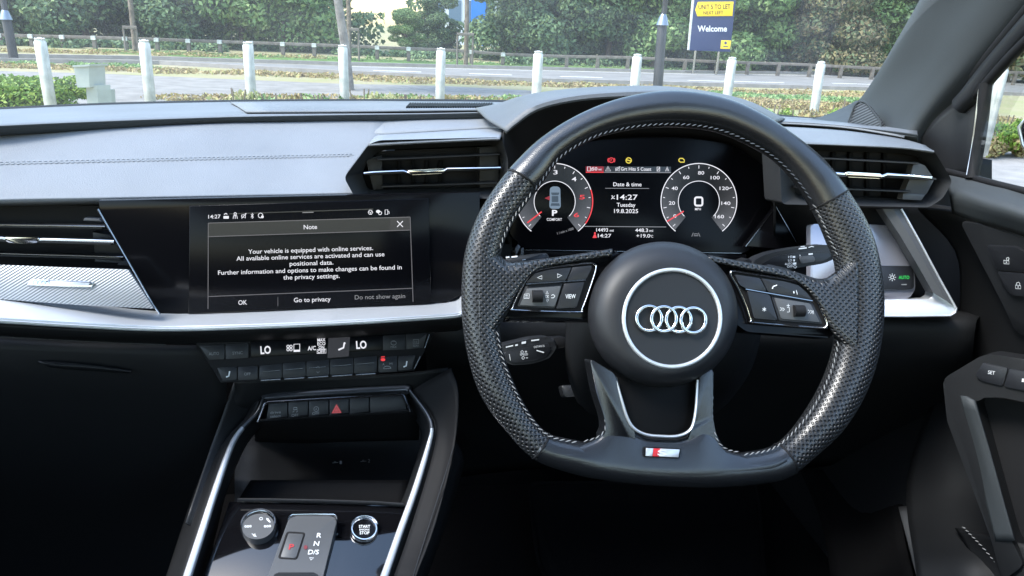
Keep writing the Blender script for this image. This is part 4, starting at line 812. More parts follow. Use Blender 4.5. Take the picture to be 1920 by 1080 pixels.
for r_, sgn in ((railL, 1), (railR, -1)):
    sheet('tray_side', [[(q[0]+4*sgn, q[1], q[2]) for q in r_], [(q[0]+9*sgn, q[1]+3, q[2]+.01) for q in r_], [(q[0]+(20 if q[1] < 1000 else 26)*sgn, q[1]+(14 if q[1] < 900 else 6), q[2]+.045) for q in r_]], 'plastic', cc, thick=.002)
    sheet('outer_side', [[(q[0]-6*sgn, q[1], q[2]) for q in r_], [(q[0]-20*sgn, q[1]+6, q[2]+.005) for q in r_], [(q[0]-60*sgn, q[1]+60, q[2]+.02) for q in r_]], 'vinyl', cc, thick=.002)
sweep('tray_lip', [CO.at(x, y, .004) for x, y in ((446, 938), (500, 938), (600, 940), (700, 943), (757, 947))], CO.n, .0018, .003, 'plastic', cc, k=10)
slab('gloss_panel', [(430, 940), (600, 943), (770, 948), (722, 1110), (372, 1110)], CO, .006, 'piano', cc, off=0, bev=.0008)
# support tower between climate panel and console
sheet('tower', [[(440, 716, .80), (520, 712, .81), (640, 706, .82), (760, 700, .82), (840, 690, .82)], [(440, 740, .80), (520, 738, .815), (640, 732, .82), (760, 726, .82), (850, 720, .82)], [(415, 800, .80), (470, 780, .82), (640, 760, .83), (790, 760, .82), (860, 780, .82)]], 'vinyl', cc, thick=.002)
sheet('side_cheek', [[(440, 718, .80), (466, 730, .813), (485, 746, .825)], [(418, 780, .79), (440, 785, .80), (460, 790, .808)], [(388, 860, .765), (406, 862, .768), (419, 850, .775)], [(348, 980, .70), (360, 985, .70), (374, 978, .70)]], 'plastic', cc, thick=.002)
sheet('side_cheek', [[(775, 730, .807), (800, 715, .80), (845, 690, .79)], [(815, 790, .78), (835, 775, .775), (858, 740, .77)], [(812, 850, .75), (835, 850, .745), (850, 840, .74)], [(770, 990, .672), (800, 990, .665), (815, 980, .66)], [(735, 1090, .62), (760, 1090, .61), (775, 1090, .605)]], 'matt', cc, thick=.002)
sweep('cheek_edge', [P(*q) for q in ((850, 840, .738), (832, 900, .70), (800, 1000, .655), (772, 1090, .605))], V((0, -.5, .85)), .0008, .0008, 'plastic', cc, k=6)
# --- selector
gs = thing('gear_selector', 'grey gear selector with red P key and chrome front edge on gloss black console', 'gear selector', CO.at(565, 1040))
slab('selector_body', [(541, 974), (549, 967), (626, 967), (632, 974), (607, 1075), (600, 1112), (490, 1112), (504, 1075)], CO, .02, 'grey', gs, off=.012, bev=.003, seg=3, rad=6, sharp=60)
sweep('chrome_edge', [CO.at(*q, .0115) for q in ((540, 975), (543, 970), (549, 966), (590, 965.4), (626, 966), (631, 969), (633, 975))], CO.n, .0011, .0022, 'chrome', gs, k=8)
slab('grip', [(512, 1080), (518, 1073), (592, 1073), (598, 1080), (592, 1112), (502, 1112)], CO, .01, 'plastic', gs, off=.016, bev=.003, rad=4)
sweep('park_key_gap', [CO.at(*q, .0121) for q in rounded([(539, 998), (571, 1000), (556, 1048), (523, 1046)], 4)], CO.n, .0011, .0004, 'matt', gs, closed=True, k=6)
pk = slab('park_key', [(541, 1000), (569, 1001.5), (554.5, 1046), (525.5, 1044.5)], CO, .002, 'grey', gs, off=.0132, bev=.0006, rad=3)
text('P', 546.5, 1025, 9, 10, CO, 'e_red', pk, 0, .0138, .02, 'key_letter', .2)
for s_, x, y, wd in (('R', 598.5, 1003.5, 8.5), ('N', 593.5, 1019, 10), ('D/S', 588, 1035, 20)): text(s_, x, y, wd, 8.5, CO, 'print', gs, 0, .0128, .012, 'gear_letter', .2)
decal('gear_mark', stroke([(580, 1046), (588.5, 1046), (583, 1050)], 1.2, True), CO, 'print', gs, .0128)
decal('gear_lamp', [ell(573, 1026, 3.6, 4, 10)], CO, 'lead', gs, .0128)
# --- round knob
vk = thing('volume_knob', 'round grey volume knob with white symbols left of the gear selector', 'knob', CO.at(484, 990))
KP = Pl(CO.at(484, 988, .010), CO.n)
sweep('knob_ring', pts_on(ell(485, 984, 31.5, 24.5, 40, -14), KP, -.006), KP.n, .0022, .005, 'darkchrome', vk, closed=True, k=10)
kt = slab('knob_top', ell(484, 987, 30.5, 23.5, 40, -14), KP, .012, 'grey', vk, off=0, bev=.001)
sweep('knob_rim', [KP.at(*q, -.001) for q in ell(485.5, 985, 32, 25, 26, -14, 20, 170, False)], KP.n, .0010, .0022, 'chrome', vk, k=8)
decal('knob_symbol', stroke(ell(489.5, 972.5, 3, 2.4, 14), 1.0, True)+stroke([(489.5, 971.5), (489.5, 969.5)], 1)+sum([stroke(ell(x, y, 1.6, 1.8, 8), 1.1, True) for x, y in ((460.5, 987), (465, 987), (469.5, 986.6), (497, 986.8), (501.5, 986.8), (506, 986.4))], [])+[[(474, 1003), (478.5, 1000), (479, 1006.5), (475, 1005)]]+stroke([(472, 1000.5), (481, 1006)], 1)+[[(499.5, 971), (503, 972), (507.5, 979), (506, 980), (500, 975)]], KP, 'print', kt, .0006)
# --- start button
sb = thing('start_button', 'round engine start stop button with chrome ring right of the gear selector', 'button', CO.at(683, 995))
sweep('button_ring', pts_on(ell(683, 993, 23, 20.5, 40), CO, .003), CO.n, .0018, .003, 'chrome', sb, closed=True, k=10)
bt = slab('button_face', ell(683, 993, 20.5, 18, 36), CO, .004, 'gloss', sb, off=.0035, bev=.0008)
sweep('button_rim', [CO.at(*q, .007) for q in ell(683.5, 987, 25, 19.5, 24, 0, 12, 168, False)], CO.n, .0007, .0012, 'chrome', sb, k=8)
for s_, y, wd, h in (('START', 987, 21, 5.4), ('ENGINE', 993, 19, 3.2), ('STOP', 999, 18, 5.4)): text(s_, 683.5, y, wd, h, CO, 'print', bt, 0, .0042, .01, 'button_text')

# ================================================================== light switch and silver trim right of the wheel
LP_ = Pl(P(1700, 500, .795), nrm(24, -10))
rt = thing('side_trim', 'silver angular trim frame around the light switch right of the wheel', 'trim', P(1740, 590, .79))
TP = Pl(P(1720, 520, .775), nrm(14, -12))
fr = cat_rom([(1655, 384, .80), (1688, 392, .80)], 1)
def band_px(name, outer, inner, off_o, off_i, m):
    a = pts_on(outer, TP, off_o); b = pts_on(inner, TP, off_i); n = len(a); c = [p.lerp(q, .5)+TP.n*.003 for p, q in zip(a, b)]; d = [p-TP.n*.02 for p in a]; e = [p-TP.n*.02 for p in b]
    vs = d+a+c+b+e; fs = []
    for k in range(4):
        for i in range(n-1): fs.append((k*n+i, k*n+i+1, (k+1)*n+i+1, (k+1)*n+i))
    o = raw(name, vs, fs, m, rt, sharp=30); s_ = sum((CAM-p.center).dot(p.normal)*p.area for p in o.data.polygons)
    if s_ < 0: o.data.flip_normals()
    return o
band_px('frame_upright', [(1690, 392), (1720, 445), (1760, 520), (1793, 578)], [(1655, 392), (1690, 445), (1728, 510), (1750, 549)], 0, .001, 'grey')
band_px('frame_base', [(1793, 578), (1791, 586), (1782, 591), (1640, 592), (1560, 590)], [(1750, 549), (1748, 556), (1740, 561), (1640, 562), (1560, 562)], 0, -.012, 'silver')
sweep('frame_edge', [TP.at(*q, .001) for q in ((1690, 392), (1720, 445), (1760, 520), (1793, 578), (1791, 586), (1782, 592), (1700, 593), (1560, 592))], TP.n, .0014, .0014, 'silver', rt, k=8)
slab('frame_well', [(1560, 388), (1700, 392), (1795, 590), (1560, 592)], TP, .003, 'matt', rt, off=-.045, bev=0)
lsw = thing('light_switch', 'light switch key with green AUTO lettering below a gloss panel', 'light switch', P(1680, 560, .79))
GP = Pl(P(1650, 500, .80), nrm(20, 0))
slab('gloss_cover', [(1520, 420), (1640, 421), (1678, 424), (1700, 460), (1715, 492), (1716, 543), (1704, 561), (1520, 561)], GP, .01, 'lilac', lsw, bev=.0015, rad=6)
ky = slab('switch_key', [(1640, 498), (1712, 498.5), (1714, 540), (1708, 542.5), (1640, 542)], GP, .004, 'button', lsw, off=.003, bev=.0008, rad=3)
text('AUTO', 1695, 520, 20, 6, GP, 'e_green', ky, 0, .0036, .02, 'key_letters')
decal('key_symbol', stroke(ell(1673, 520, 3, 3, 12), 1.2, True)+sum([stroke([(1673+5*math.cos(a), 520+5*math.sin(a)), (1673+7*math.cos(a), 520+7*math.sin(a))], 1.2) for a in [k*math.pi/4 for k in range(8)]], []), GP, 'print', ky, .0036)
decal('key_symbol', stroke([(1690, 533.5), (1700, 533.5)], 2), GP, 'printdim', ky, .0036)
# ================================================================== windscreen pillar
ap = thing('windscreen_pillar', 'dark grey windscreen pillar with small speaker grille at its foot', 'pillar', P(1640, 240, 1.0))
Lf = [(1572, 229, 1.12), (1604, 203, 1.10), (1642, 153, 1.06), (1690, 72, 1.0), (1745, -25, .94), (1800, -130, .88)]
Md = [(1640, 240, .99), (1672, 200, .97), (1712, 145, .94), (1770, 62, .89), (1838, -30, .84), (1900, -130, .79)]
Rt = [(1700, 262, .905), (1722, 228, .90), (1766, 172, .875), (1838, 88, .83), (1922, -8, .78), (1990, -100, .74)]
Rr = [(1728, 290, .91), (1748, 246, .90), (1790, 196, .875), (1855, 118, .83), (1932, 30, .785), (2010, -60, .74)]
sheet('pillar_cover', [[(x-8, y+2, Y+.05) for x, y, Y in Lf], Lf, [((a[0]*.75+b[0]*.25), (a[1]*.75+b[1]*.25), a[2]*.75+b[2]*.25-.012) for a, b in zip(Lf, Md)], Md, [((a[0]+b[0])/2, (a[1]+b[1])/2, (a[2]+b[2])/2-.006) for a, b in zip(Md, Rt)], Rt, Rr], 'pillar', ap, thick=.004, sub=5)
sheet('pillar_foot', [[(1500, 226, 1.14), (1530, 221, 1.16), (1560, 211, 1.16), (1590, 197, 1.14), (1606, 188, 1.11)], [(1510, 231, 1.05), (1540, 229, 1.07), (1570, 224, 1.08), (1598, 214, 1.08), (1616, 205, 1.06)], [(1530, 238, .98), (1560, 239, .98), (1590, 240, .98), (1620, 241, .97), (1640, 242, .96)]], 'pillar', ap, thick=.003)
A3 = [P(1592, 243, 1.02), P(1604, 199, 1.03), P(1650, 250, .965)]
TW = Pl(P(1622, 225, .985), (A3[2]-A3[0]).cross(A3[1]-A3[0])); 
if TW.n.dot(CAM-TW.o) < 0: TW = Pl(TW.o, -TW.n)
tw = slab('speaker_grille', [(1586, 246), (1603, 199), (1612, 191), (1622, 193), (1649, 228), (1651, 250)], TW, .012, 'grille', ap, off=.002, bev=.0015, rad=5)
sweep('grille_edge', pts_on(rounded([(1584, 247), (1602, 198), (1612, 189.5), (1624, 192), (1651, 227.5), (1653, 251)], 5), TW, .003), TW.n, .0012, .0012, 'pillar', ap, closed=True, k=6)
# ================================================================== driver's door
dr = thing('driver_door', 'black driver door with lock keys and grab handle at the right edge', 'door', V((.70, .5, .45)))
def D_(px, py, X): return PX(px, py, X)
# weather seals and window frame
def strip(name, pts, w_, h_, m, n=V((-.8, -.5, .3))): return sweep(name, [V(p) for p in cat_rom([P(*q) for q in pts], 4)], n, w_, h_, m, dr, k=10)
strip('door_seal', [(1716, 296, .93), (1736, 252, .915), (1790, 188, .88), (1850, 112, .83), (1935, 10, .77), (2000, -70, .73)], .007, .007, 'matt')
strip('window_frame', [(1800, 198, .86), (1820, 176, .845), (1860, 126, .82), (1930, 46, .77), (2000, -30, .73)], .012, .010, 'plastic')
strip('window_frame', [(1818, 186, .845), (1845, 162, .825), (1890, 112, .79), (1940, 62, .755), (2010, -10, .71)], .006, .006, 'matt')
strip('window_post', [(1848, 155, .82), (1842, 220, .815), (1833, 280, .81), (1822, 335, .80)], .0072, .006, 'matt')
strip('window_post', [(1838, 168, .825), (1832, 220, .82), (1824, 280, .815), (1815, 330, .805)], .0025, .005, 'darkchrome')
sheet('sail_panel', [[(1726, 262, .905), (1750, 226, .89), (1790, 190, .87), (1820, 172, .85), (1845, 158, .835)], [(1730, 300, .90), (1755, 280, .88), (1790, 255, .86), (1818, 240, .84), (1840, 230, .83)], [(1760, 335, .87), (1775, 335, .86), (1795, 335, .845), (1812, 335, .83), (1830, 335, .82)]], 'plastic', dr, thick=.003)
# door shoulder and card
sheet('door_shoulder', [[(1770, 318, .845), (1800, 326, .82), (1850, 340, .78), (1900, 352, .745), (1990, 375, .70)], [(1775, 336, .83), (1800, 340, .808), (1850, 354, .768), (1900, 366, .733), (1990, 392, .685)], [(1780, 365, .80), (1810, 370, .775), (1855, 385, .74), (1900, 398, .71), (1990, 425, .66)], [(1785, 400, .80), (1815, 412, .775), (1860, 425, .745), (1910, 440, .715), (1990, 470, .665)]], 'pillar', dr, thick=.004)
sheet('door_card', [[(1720, 392, .845), (1785, 398, .80), (1815, 410, .777), (1860, 424, .747), (1910, 440, .717), (1990, 470, .667)], [(1790, 470, .82), (1815, 470, .80), (1840, 480, .775), (1870, 490, .75), (1920, 500, .72), (1990, 520, .68)], [(1800, 560, .82), (1820, 565, .80), (1850, 575, .77), (1880, 590, .745), (1925, 610, .715), (1990, 630, .68)], [(1790, 640, .83), (1815, 640, .80), (1845, 645, .775), (1880, 650, .745), (1930, 660, .71), (1990, 670, .68)], [(1760, 720, .86), (1790, 720, .82), (1830, 720, .78), (1880, 720, .74), (1930, 720, .71), (1990, 720, .68)], [(1700, 900, .85), (1760, 900, .80), (1810, 900, .77), (1860, 900, .74), (1920, 900, .70), (1990, 900, .67)], [(1720, 1090, .66), (1770, 1090, .64), (1820, 1090, .62), (1870, 1090, .61), (1930, 1090, .60), (1990, 1090, .58)]], 'vinyl', dr, thick=.004)
sweep('beltline_seal', [V(p) for p in cat_rom([P(*q) for q in ((1775, 322, .84), (1830, 336, .795), (1880, 349, .757), (1930, 361, .725), (1990, 376, .695))], 4)], V((-.4, -.3, .86)), .004, .005, 'matt', dr, k=8)
_e = [P(*q) for q in ((1990, 375, .70), (1990, 392, .685), (1990, 425, .66), (1990, 470, .665), (1990, 520, .68), (1990, 630, .68), (1990, 720, .68), (1990, 900, .67), (1990, 1090, .58))]
_x = max(p.x for p in _e); _f = [V((max(p.x, .66), .1, p.z)) for p in _e]; _g = [V((max(p.x, .68), -.6, p.z)) for p in _e]; _k = len(_e)
raw('door_card', _e+_f+_g, [(r_*_k+i, r_*_k+i+1, (r_+1)*_k+i+1, (r_+1)*_k+i) for r_ in range(2) for i in range(_k-1)], 'vinyl', dr)
def from3(a, b, c):
    p, q, r_ = P(*a), P(*b), P(*c); n = (q-p).cross(r_-p)
    if n.dot(CAM-p) < 0: n = -n
    return Pl(p, n)
DK = from3((1835, 440, .765), (1930, 470, .71), (1880, 600, .74))
slab('key_plate', [(1800, 416), (1830, 418), (1940, 452), (1960, 640), (1905, 624), (1880, 570)], DK, .006, 'plastic', dr, off=.004, bev=.002, rad=8)
k1 = slab('lock_key', [(1848, 461), (1904, 463), (1945, 487), (1950, 512), (1868, 506)], DK, .004, 'button', dr, off=.0075, bev=.001, rad=6)
k2 = slab('lock_key', [(1869, 509), (1950, 515), (1960, 560), (1900, 554), (1890, 549)], DK, .004, 'button', dr, off=.0075, bev=.001, rad=6)
for kk, x, y, op in ((k1, 1887, 489, 3), (k2, 1909, 535.5, 0)): decal('key_symbol', stroke([(x-5, y-1), (x+4.5, y), (x+5, y+6), (x-4.5, y+5.5)], 1.2, True)+stroke([(x-3+op*1.3, y-1), (x-3+op, y-5), (x+1+op, y-6.5), (x+3+op*.6, y-4), (x+3, y-.5)], 1.2)+[ell(x, y+2.6, 1.3, 1.3, 8)], DK, 'print', kk, .0082)
# grab handle
HN = from3((1800, 700, .70), (1930, 730, .645), (1870, 1000, .62))
gh = [(1768, 716), (1775, 706), (1838, 668), (1858, 664), (1960, 680), (1990, 770), (1880, 745), (1836, 746), (1826, 758), (1895, 1010), (1920, 1060), (1880, 1090), (1858, 1010), (1776, 790)]
slab('grab_handle', gh, HN, .035, 'vinyl', dr, off=.0, bev=.006, seg=4, rad=8, sharp=70)
sheet('handle_face', [[(1800, 742, .692), (1812, 745, .684), (1826, 752, .676)], [(1822, 840, .668), (1838, 840, .658), (1854, 840, .652)], [(1850, 950, .636), (1868, 950, .628), (1884, 950, .622)], [(1866, 1014, .618), (1886, 1014, .61), (1902, 1014, .604)]], 'pillar', dr, thick=.004)
slab('pocket', [(1815, 735), (1990, 770), (1990, 1090), (1890, 1060)], HN, .002, 'matt', dr, off=-.036, bev=0)
mk = slab('memory_key', [(1829, 702), (1843, 680), (1890, 690), (1880, 724), (1836, 713)], HN, .003, 'button', dr, off=.0025, bev=.0008, rad=4)
slab('memory_key', [(1892, 691), (1960, 704), (1960, 742), (1883, 725)], HN, .003, 'button', dr, off=.0025, bev=.0008, rad=4)
text('SET', 1859, 698.5, 13, 6.5, HN, 'print', mk, 8, .0031, 0, 'key_letters'); text('1', 1918, 713, 4, 6.5, HN, 'print', mk, 8, .0031, 0, 'key_letters')
stitches('card_stitching', [P(*q)+V((-.012, -.012, .008)) for q in ((1806, 985, .695), (1840, 1020, .66), (1870, 1055, .635), (1895, 1085, .615))], V((-.6, -.5, .6)), .0045, .0007, 'thread', dr, .4, .0008)
sheet('armrest', [[(1790, 990, .70), (1830, 1000, .66), (1880, 1010, .625), (1960, 1030, .59)], [(1820, 1040, .66), (1855, 1045, .635), (1900, 1055, .605), (1970, 1070, .575)], [(1850, 1100, .62), (1885, 1100, .60), (1920, 1100, .585), (1980, 1110, .56)]], 'vinyl', dr, thick=.004)
gl_ = [P(1815, 335, .805), P(1990, 380, .69), P(2030, -30, .70), P(1835, 168, .83)]
raw('side_window', gl_, [(0, 1, 2, 3)], 'pane_side', dr, smooth=False)
md = bpy.data.objects['side_window'].modifiers.new('thickness', 'SOLIDIFY'); md.thickness = .004
# door mirror just entering the frame
mr = thing('door_mirror', 'edge of the black door mirror outside the side window', 'mirror', P(1950, 290, .95))
MP = Pl(P(1950, 250, .93), nrm(0, -44))
slab('mirror_housing', [(1913, 236), (1922, 224), (2010, 215), (2020, 300), (1935, 300), (1920, 270)], MP, .05, 'gloss', mr, bev=.012, seg=3, rad=8)
sweep('mirror_rim', [MP.at(*q, .004) for q in ((1932, 296), (1917, 270), (1910, 238), (1922, 223), (1990, 216))], MP.n, .002, .003, 'silver', mr, k=8)
# ================================================================== car body out of the light's way: roof, far side, floor
cb = thing('cabin_shell', 'dark cabin shell with sill, carpet and roof around the seats', 'cabin', V((-.09, .3, .25)))
sheet('sill_trim', [[(1684, 950, .86), (1706, 948, .85)], [(1700, 1010, .78), (1728, 1010, .765)], [(1722, 1095, .69), (1757, 1095, .675)]], 'grey', cb, thick=.004)
sheet('sill_trim', [[(1636, 868, .98), (1700, 868, .94), (1785, 866, .88)], [(1690, 900, .95), (1720, 896, .92), (1785, 880, .87)], [(1700, 945, .90), (1730, 930, .89), (1790, 905, .86)]], 'vinyl', cb, thick=.003)
sheet('kick_panel', [[(1500, 880, 1.12), (1600, 880, 1.08), (1700, 880, 1.0)], [(1540, 980, 1.0), (1620, 980, .95), (1690, 980, .84)], [(1560, 1100, .85), (1640, 1100, .78), (1715, 1100, .70)]], 'carpet', cb, thick=.003)
def quad(name, a, b, c, d, m): return raw(name, [a, b, c, d], [(0, 1, 2, 3)], m, cb, smooth=False)
xc = -.09
quad('carpet', (xc-.95, -1.55, .32), (xc+.95, -1.55, .32), (xc+.95, 1.4, .32), (xc-.95, 1.4, .32), 'carpet')
quad('bulkhead', (xc-.95, 1.30, .30), (xc+.95, 1.30, .30), (xc+.95, 1.36, 1.045), (xc-.95, 1.36, 1.045), 'carpet')
quad('far_side', (xc-.76, -1.5, .3), (xc-.76, 1.3, .3), (xc-.76, 1.3, 1.03), (xc-.76, -1.5, 1.03), 'vinyl')
quad('near_side', (xc+.82, -1.5, .3), (xc+.84, 1.36, .3), (xc+.84, 1.36, .98), (xc+.82, -1.5, .98), 'vinyl')
quad('rear_side', (xc-.76, -1.5, .3), (xc+.82, -1.5, .3), (xc+.82, -1.5, 1.05), (xc-.76, -1.5, 1.05), 'vinyl')
# mat in the driver's footwell
ft = thing('floor_mat', 'dark floor mat on the carpet below the steering wheel', 'floor mat', V((.25, .95, .33)))
MT = Pl(V((.25, .9, .335)), V((0, -.12, 1)))
slab('mat_pad', [(990, 905), (1420, 905), (1440, 1180), (1080, 1180), (1010, 1060)], MT, .008, 'carpet', ft, off=.01, bev=.003, rad=20)
sweep('mat_binding', pts_on(rounded([(990, 905), (1420, 905), (1440, 1180), (1080, 1180), (1010, 1060)], 20), MT, .011), MT.n, .004, .003, 'carpet', ft, closed=True, k=6)
RZ = 1.435
def roof(y0, y1, x0, x1): return raw('roof_lining', [(x0, y0, RZ), (x1, y0, RZ), (x1, y1, RZ), (x0, y1, RZ), (x0, y0, RZ+.03), (x1, y0, RZ+.03), (x1, y1, RZ+.03), (x0, y1, RZ+.03)], [(0, 3, 2, 1), (4, 5, 6, 7), (0, 1, 5, 4), (1, 2, 6, 5), (2, 3, 7, 6), (3, 0, 4, 7)], 'vinyl', cb, smooth=False)
SR0, SR1 = -.62, .17
roof(SR1, .36, xc-.62, xc+.62); roof(-1.5, SR0, xc-.62, xc+.62); roof(SR0, SR1, xc-.62, xc-.42); roof(SR0, SR1, xc+.42, xc+.62)
quad('sunroof_glass', (xc-.42, SR0, RZ+.02), (xc+.42, SR0, RZ+.02), (xc+.42, SR1, RZ+.02), (xc-.42, SR1, RZ+.02), 'pane')
# windscreen
wsn = thing('windscreen', 'clear curved windscreen above the dashboard with a black lower border', 'windscreen', P(640, 189, 1.42))
wb = [(-160, 206, 1.30), (0, 201, 1.335), (200, 193, 1.375), (430, 187.5, 1.41), (640, 186, 1.425), (920, 187, 1.42), (1250, 196, 1.39), (1450, 214, 1.32), (1540, 220, 1.24), (1600, 196, 1.16)]
wtp = [P(x, y, Y) for x, y, Y in wb]; N = len(wtp)
vs = []; fs = []
for k in range(9):
    t = k/8
    for i, p in enumerate(wtp):
        s_ = i/(N-1); e = V((xc-.60+1.20*s_, .36+.06*(1-(2*s_-1)**2), RZ+.01)); q = p.lerp(e, t); q = q+V((0, .35, .8))*(.055*math.sin(math.pi*t)); vs.append(q)
for k in range(8):
    for i in range(N-1): fs.append((k*N+i, k*N+i+1, (k+1)*N+i+1, (k+1)*N+i))
g = raw('glass', vs, fs, 'pane_film', wsn)
fb = [(-160, 210, 1.28), (0, 204.5, 1.31), (200, 196, 1.35), (430, 190.8, 1.385), (640, 189.2, 1.40), (920, 190.5, 1.395), (1250, 200, 1.36), (1450, 216, 1.30), (1540, 222.5, 1.225), (1590, 204, 1.16), (1612, 188, 1.12)]
sheet('lower_border', [[(x, y-(3.6 if x < 1000 else 2.6), Y+.03) for x, y, Y in fb], [(x, y-1.2, Y+.015) for x, y, Y in fb], [(x, y+1.6, Y) for x, y, Y in fb]], 'matt', wsn, thick=.003, sub=3)
# ================================================================== outside
def ground_sheet(name, px, z, m, th=0):
    vs = [G(*p, z) for p in px]
    o = raw(name, vs, [tuple(range(len(vs)))], m, None, smooth=False)
    if o.data.polygons[0].normal.z < 0: o.data.flip_normals()
    o['kind'] = 'structure'; return o
M['earth'] = mat('dry_grass_ground', (.44, .38, .25), .9, spec=.1, bump=(8, .6, .05), var=(.9, .3, (.25, .25, .12)))
M['asphalt'] = mat('path_asphalt', (.23, .22, .205), .9, spec=.05, bump=(60, .4, .01), var=(3, .18))
M['road'] = mat('road_asphalt', (.20, .195, .185), .9, spec=.05, bump=(60, .3, .01), var=(1.2, .15))
M['green'] = mat('green_grass', (.10, .17, .05), .9, spec=.1, bump=(12, .6, .05), var=(2.5, .4))
M['paving'] = mat('pale_paving', (.27, .25, .24), .85, spec=.2, bump=(40, .4, .01), var=(4, .15))
M['wline'] = mat('road_paint', (.75, .75, .73), .7)
M['bollard'] = mat('painted_bollard', (.44, .45, .42), .6, var=(7, .15, (.68, .68, .66)))
M['wood'] = mat('weathered_timber', (.15, .13, .11), .85, var=(6, .3))
M['bark'] = mat('tree_bark', (.16, .13, .10), .9, bump=(30, .8, .02), var=(8, .35))
M['pole'] = mat('black_post', (.02, .021, .024), .5)
M['cabinet'] = mat('grey_cabinet', (.33, .36, .34), .55, var=(5, .12))
M['signblue'] = mat('sign_navy', (.018, .035, .11), .4)
M['signyel'] = mat('sign_yellow', (.82, .55, .01), .45)
M['wall'] = mat('building_cladding', (.62, .64, .66), .5); M['bwin'] = mat('building_glass', (.12, .18, .24), .1); M['bblue'] = mat('building_blue', (.01, .16, .55), .4)
def leafmat(name, cs, rough=.55, trans=.25):
    m, t, b = nmat(name); L = t.links
    ge = t.nodes.new('ShaderNodeNewGeometry'); r = t.nodes.new('ShaderNodeValToRGB'); r.color_ramp.interpolation = 'LINEAR'
    el = r.color_ramp.elements
    el[0].position = 0; el[0].color = (*cs[0], 1); el[1].position = 1; el[1].color = (*cs[-1], 1)
    for k in range(1, len(cs)-1): e = el.new(k/(len(cs)-1)); e.color = (*cs[k], 1)
    L.new(ge.outputs['Random Per Island'], r.inputs[0]); L.new(r.outputs[0], b.inputs['Base Color'])
    b.inputs['Roughness'].default_value = rough; b.inputs['Specular IOR Level'].default_value = .25
    if trans:
        o = t.nodes['Material Output']; tr = t.nodes.new('ShaderNodeBsdfTranslucent'); L.new(r.outputs[0], tr.inputs[0]); mx = t.nodes.new('ShaderNodeMixShader'); mx.inputs[0].default_value = trans
        L.new(b.outputs[0], mx.inputs[1]); L.new(tr.outputs[0], mx.inputs[2]); L.new(mx.outputs[0], o.inputs[0])
    return m
M['leaf_dark'] = leafmat('dark_foliage', [(0.061, 0.110, 0.064), (0.110, 0.186, 0.098), (0.164, 0.251, 0.122), (0.263, 0.339, 0.147)])
M['leaf_mid'] = leafmat('mid_foliage', [(0.087, 0.161, 0.061), (0.148, 0.258, 0.088), (0.222, 0.345, 0.125), (0.345, 0.444, 0.193)])
M['leaf_brown'] = leafmat('turning_foliage', [(0.086, 0.140, 0.073), (0.173, 0.216, 0.109), (0.302, 0.238, 0.146), (0.367, 0.324, 0.146)])
M['leaf_bright'] = leafmat('bright_hedge', [(.06, .13, .018), (.11, .21, .028), (.18, .29, .045), (.28, .36, .07)])
M['leaf_pale'] = leafmat('variegated_leaves', [(.13, .18, .05), (.28, .30, .11), (.45, .42, .20), (.55, .52, .30)])
M['leaf_dry'] = leafmat('dry_stems', [(0.182, 0.143, 0.078), (0.312, 0.234, 0.117), (0.468, 0.364, 0.182), (0.286, 0.312, 0.104)])
def leaves(name, clumps, n, size, seed, flat=.0, mat_='leaf_dark', aspect=1.7):
    """n leaf-shaped quads scattered through ellipsoidal clumps [(x, y, z, rx, ry, rz)]"""
    rg = np.random.default_rng(seed); cl = np.array(clumps, float); vol = cl[:, 3]*cl[:, 4]*cl[:, 5]; vol = vol**.75; pick = rg.choice(len(cl), n, p=vol/vol.sum())
    d = rg.normal(size=(n, 3)); d /= np.linalg.norm(d, axis=1)[:, None]; rad = rg.random(n)**.33*.35+.65*rg.random(n)**.15
    c = cl[pick, :3]+d*rad[:, None]*cl[pick, 3:6]
    nn = d*.7+rg.normal(size=(n, 3))*.6+np.array((0, 0, .35)); nn /= np.linalg.norm(nn, axis=1)[:, None]
    a = np.cross(nn, rg.normal(size=(n, 3))); a /= np.linalg.norm(a, axis=1)[:, None]; b = np.cross(nn, a)
    s = (size*(.6+.8*rg.random(n)))[:, None]
    q = np.stack([c-a*s*aspect*.5, c+b*s*.42, c+a*s*aspect*.5, c-b*s*.42], 1).reshape(-1, 3)
    me = bpy.data.meshes.new(name); me.vertices.add(4*n); me.vertices.foreach_set('co', q.astype(np.float32).ravel()); me.loops.add(4*n); me.loops.foreach_set('vertex_index', np.arange(4*n, dtype=np.int32)); me.polygons.add(n); me.polygons.foreach_set('loop_start', np.arange(0, 4*n, 4, dtype=np.int32)); me.update(calc_edges=True)
    me.materials.append(M[mat_]); return me
# --- ground
gm = raw('ground', [(-400, -60, 0), (400, -60, 0), (400, 600, 0), (-400, 600, 0)], [(0, 1, 2, 3)], 'earth', None, False); gm['kind'] = 'structure'
ground_sheet('footpath', [(-400, 120), (0, 133), (190, 138), (470, 150), (640, 157), (830, 161), (1000, 170), (1000, 182), (830, 184), (640, 192), (300, 192), (0, 205), (-400, 215)], .004, 'asphalt')
ground_sheet('road', [(-400, 92), (0, 108.5), (280, 112.5), (640, 123), (1000, 131), (1280, 137.5), (1640, 141), (2300, 158), (2300, 192), (1640, 169), (1280, 160), (1000, 153), (850, 148), (640, 139), (480, 131), (300, 121), (0, 117), (-400, 100)], .004, 'road')
ground_sheet('grass_verge', [(180, 92), (460, 101.5), (640, 109), (1000, 121), (1300, 131), (1300, 136.4), (1000, 130.4), (640, 121.5), (460, 112), (180, 98)], .006, 'green')
ground_sheet('car_park_paving', [(1700, 262), (1860, 268), (2600, 300), (2600, 700), (1700, 500)], .006, 'paving')
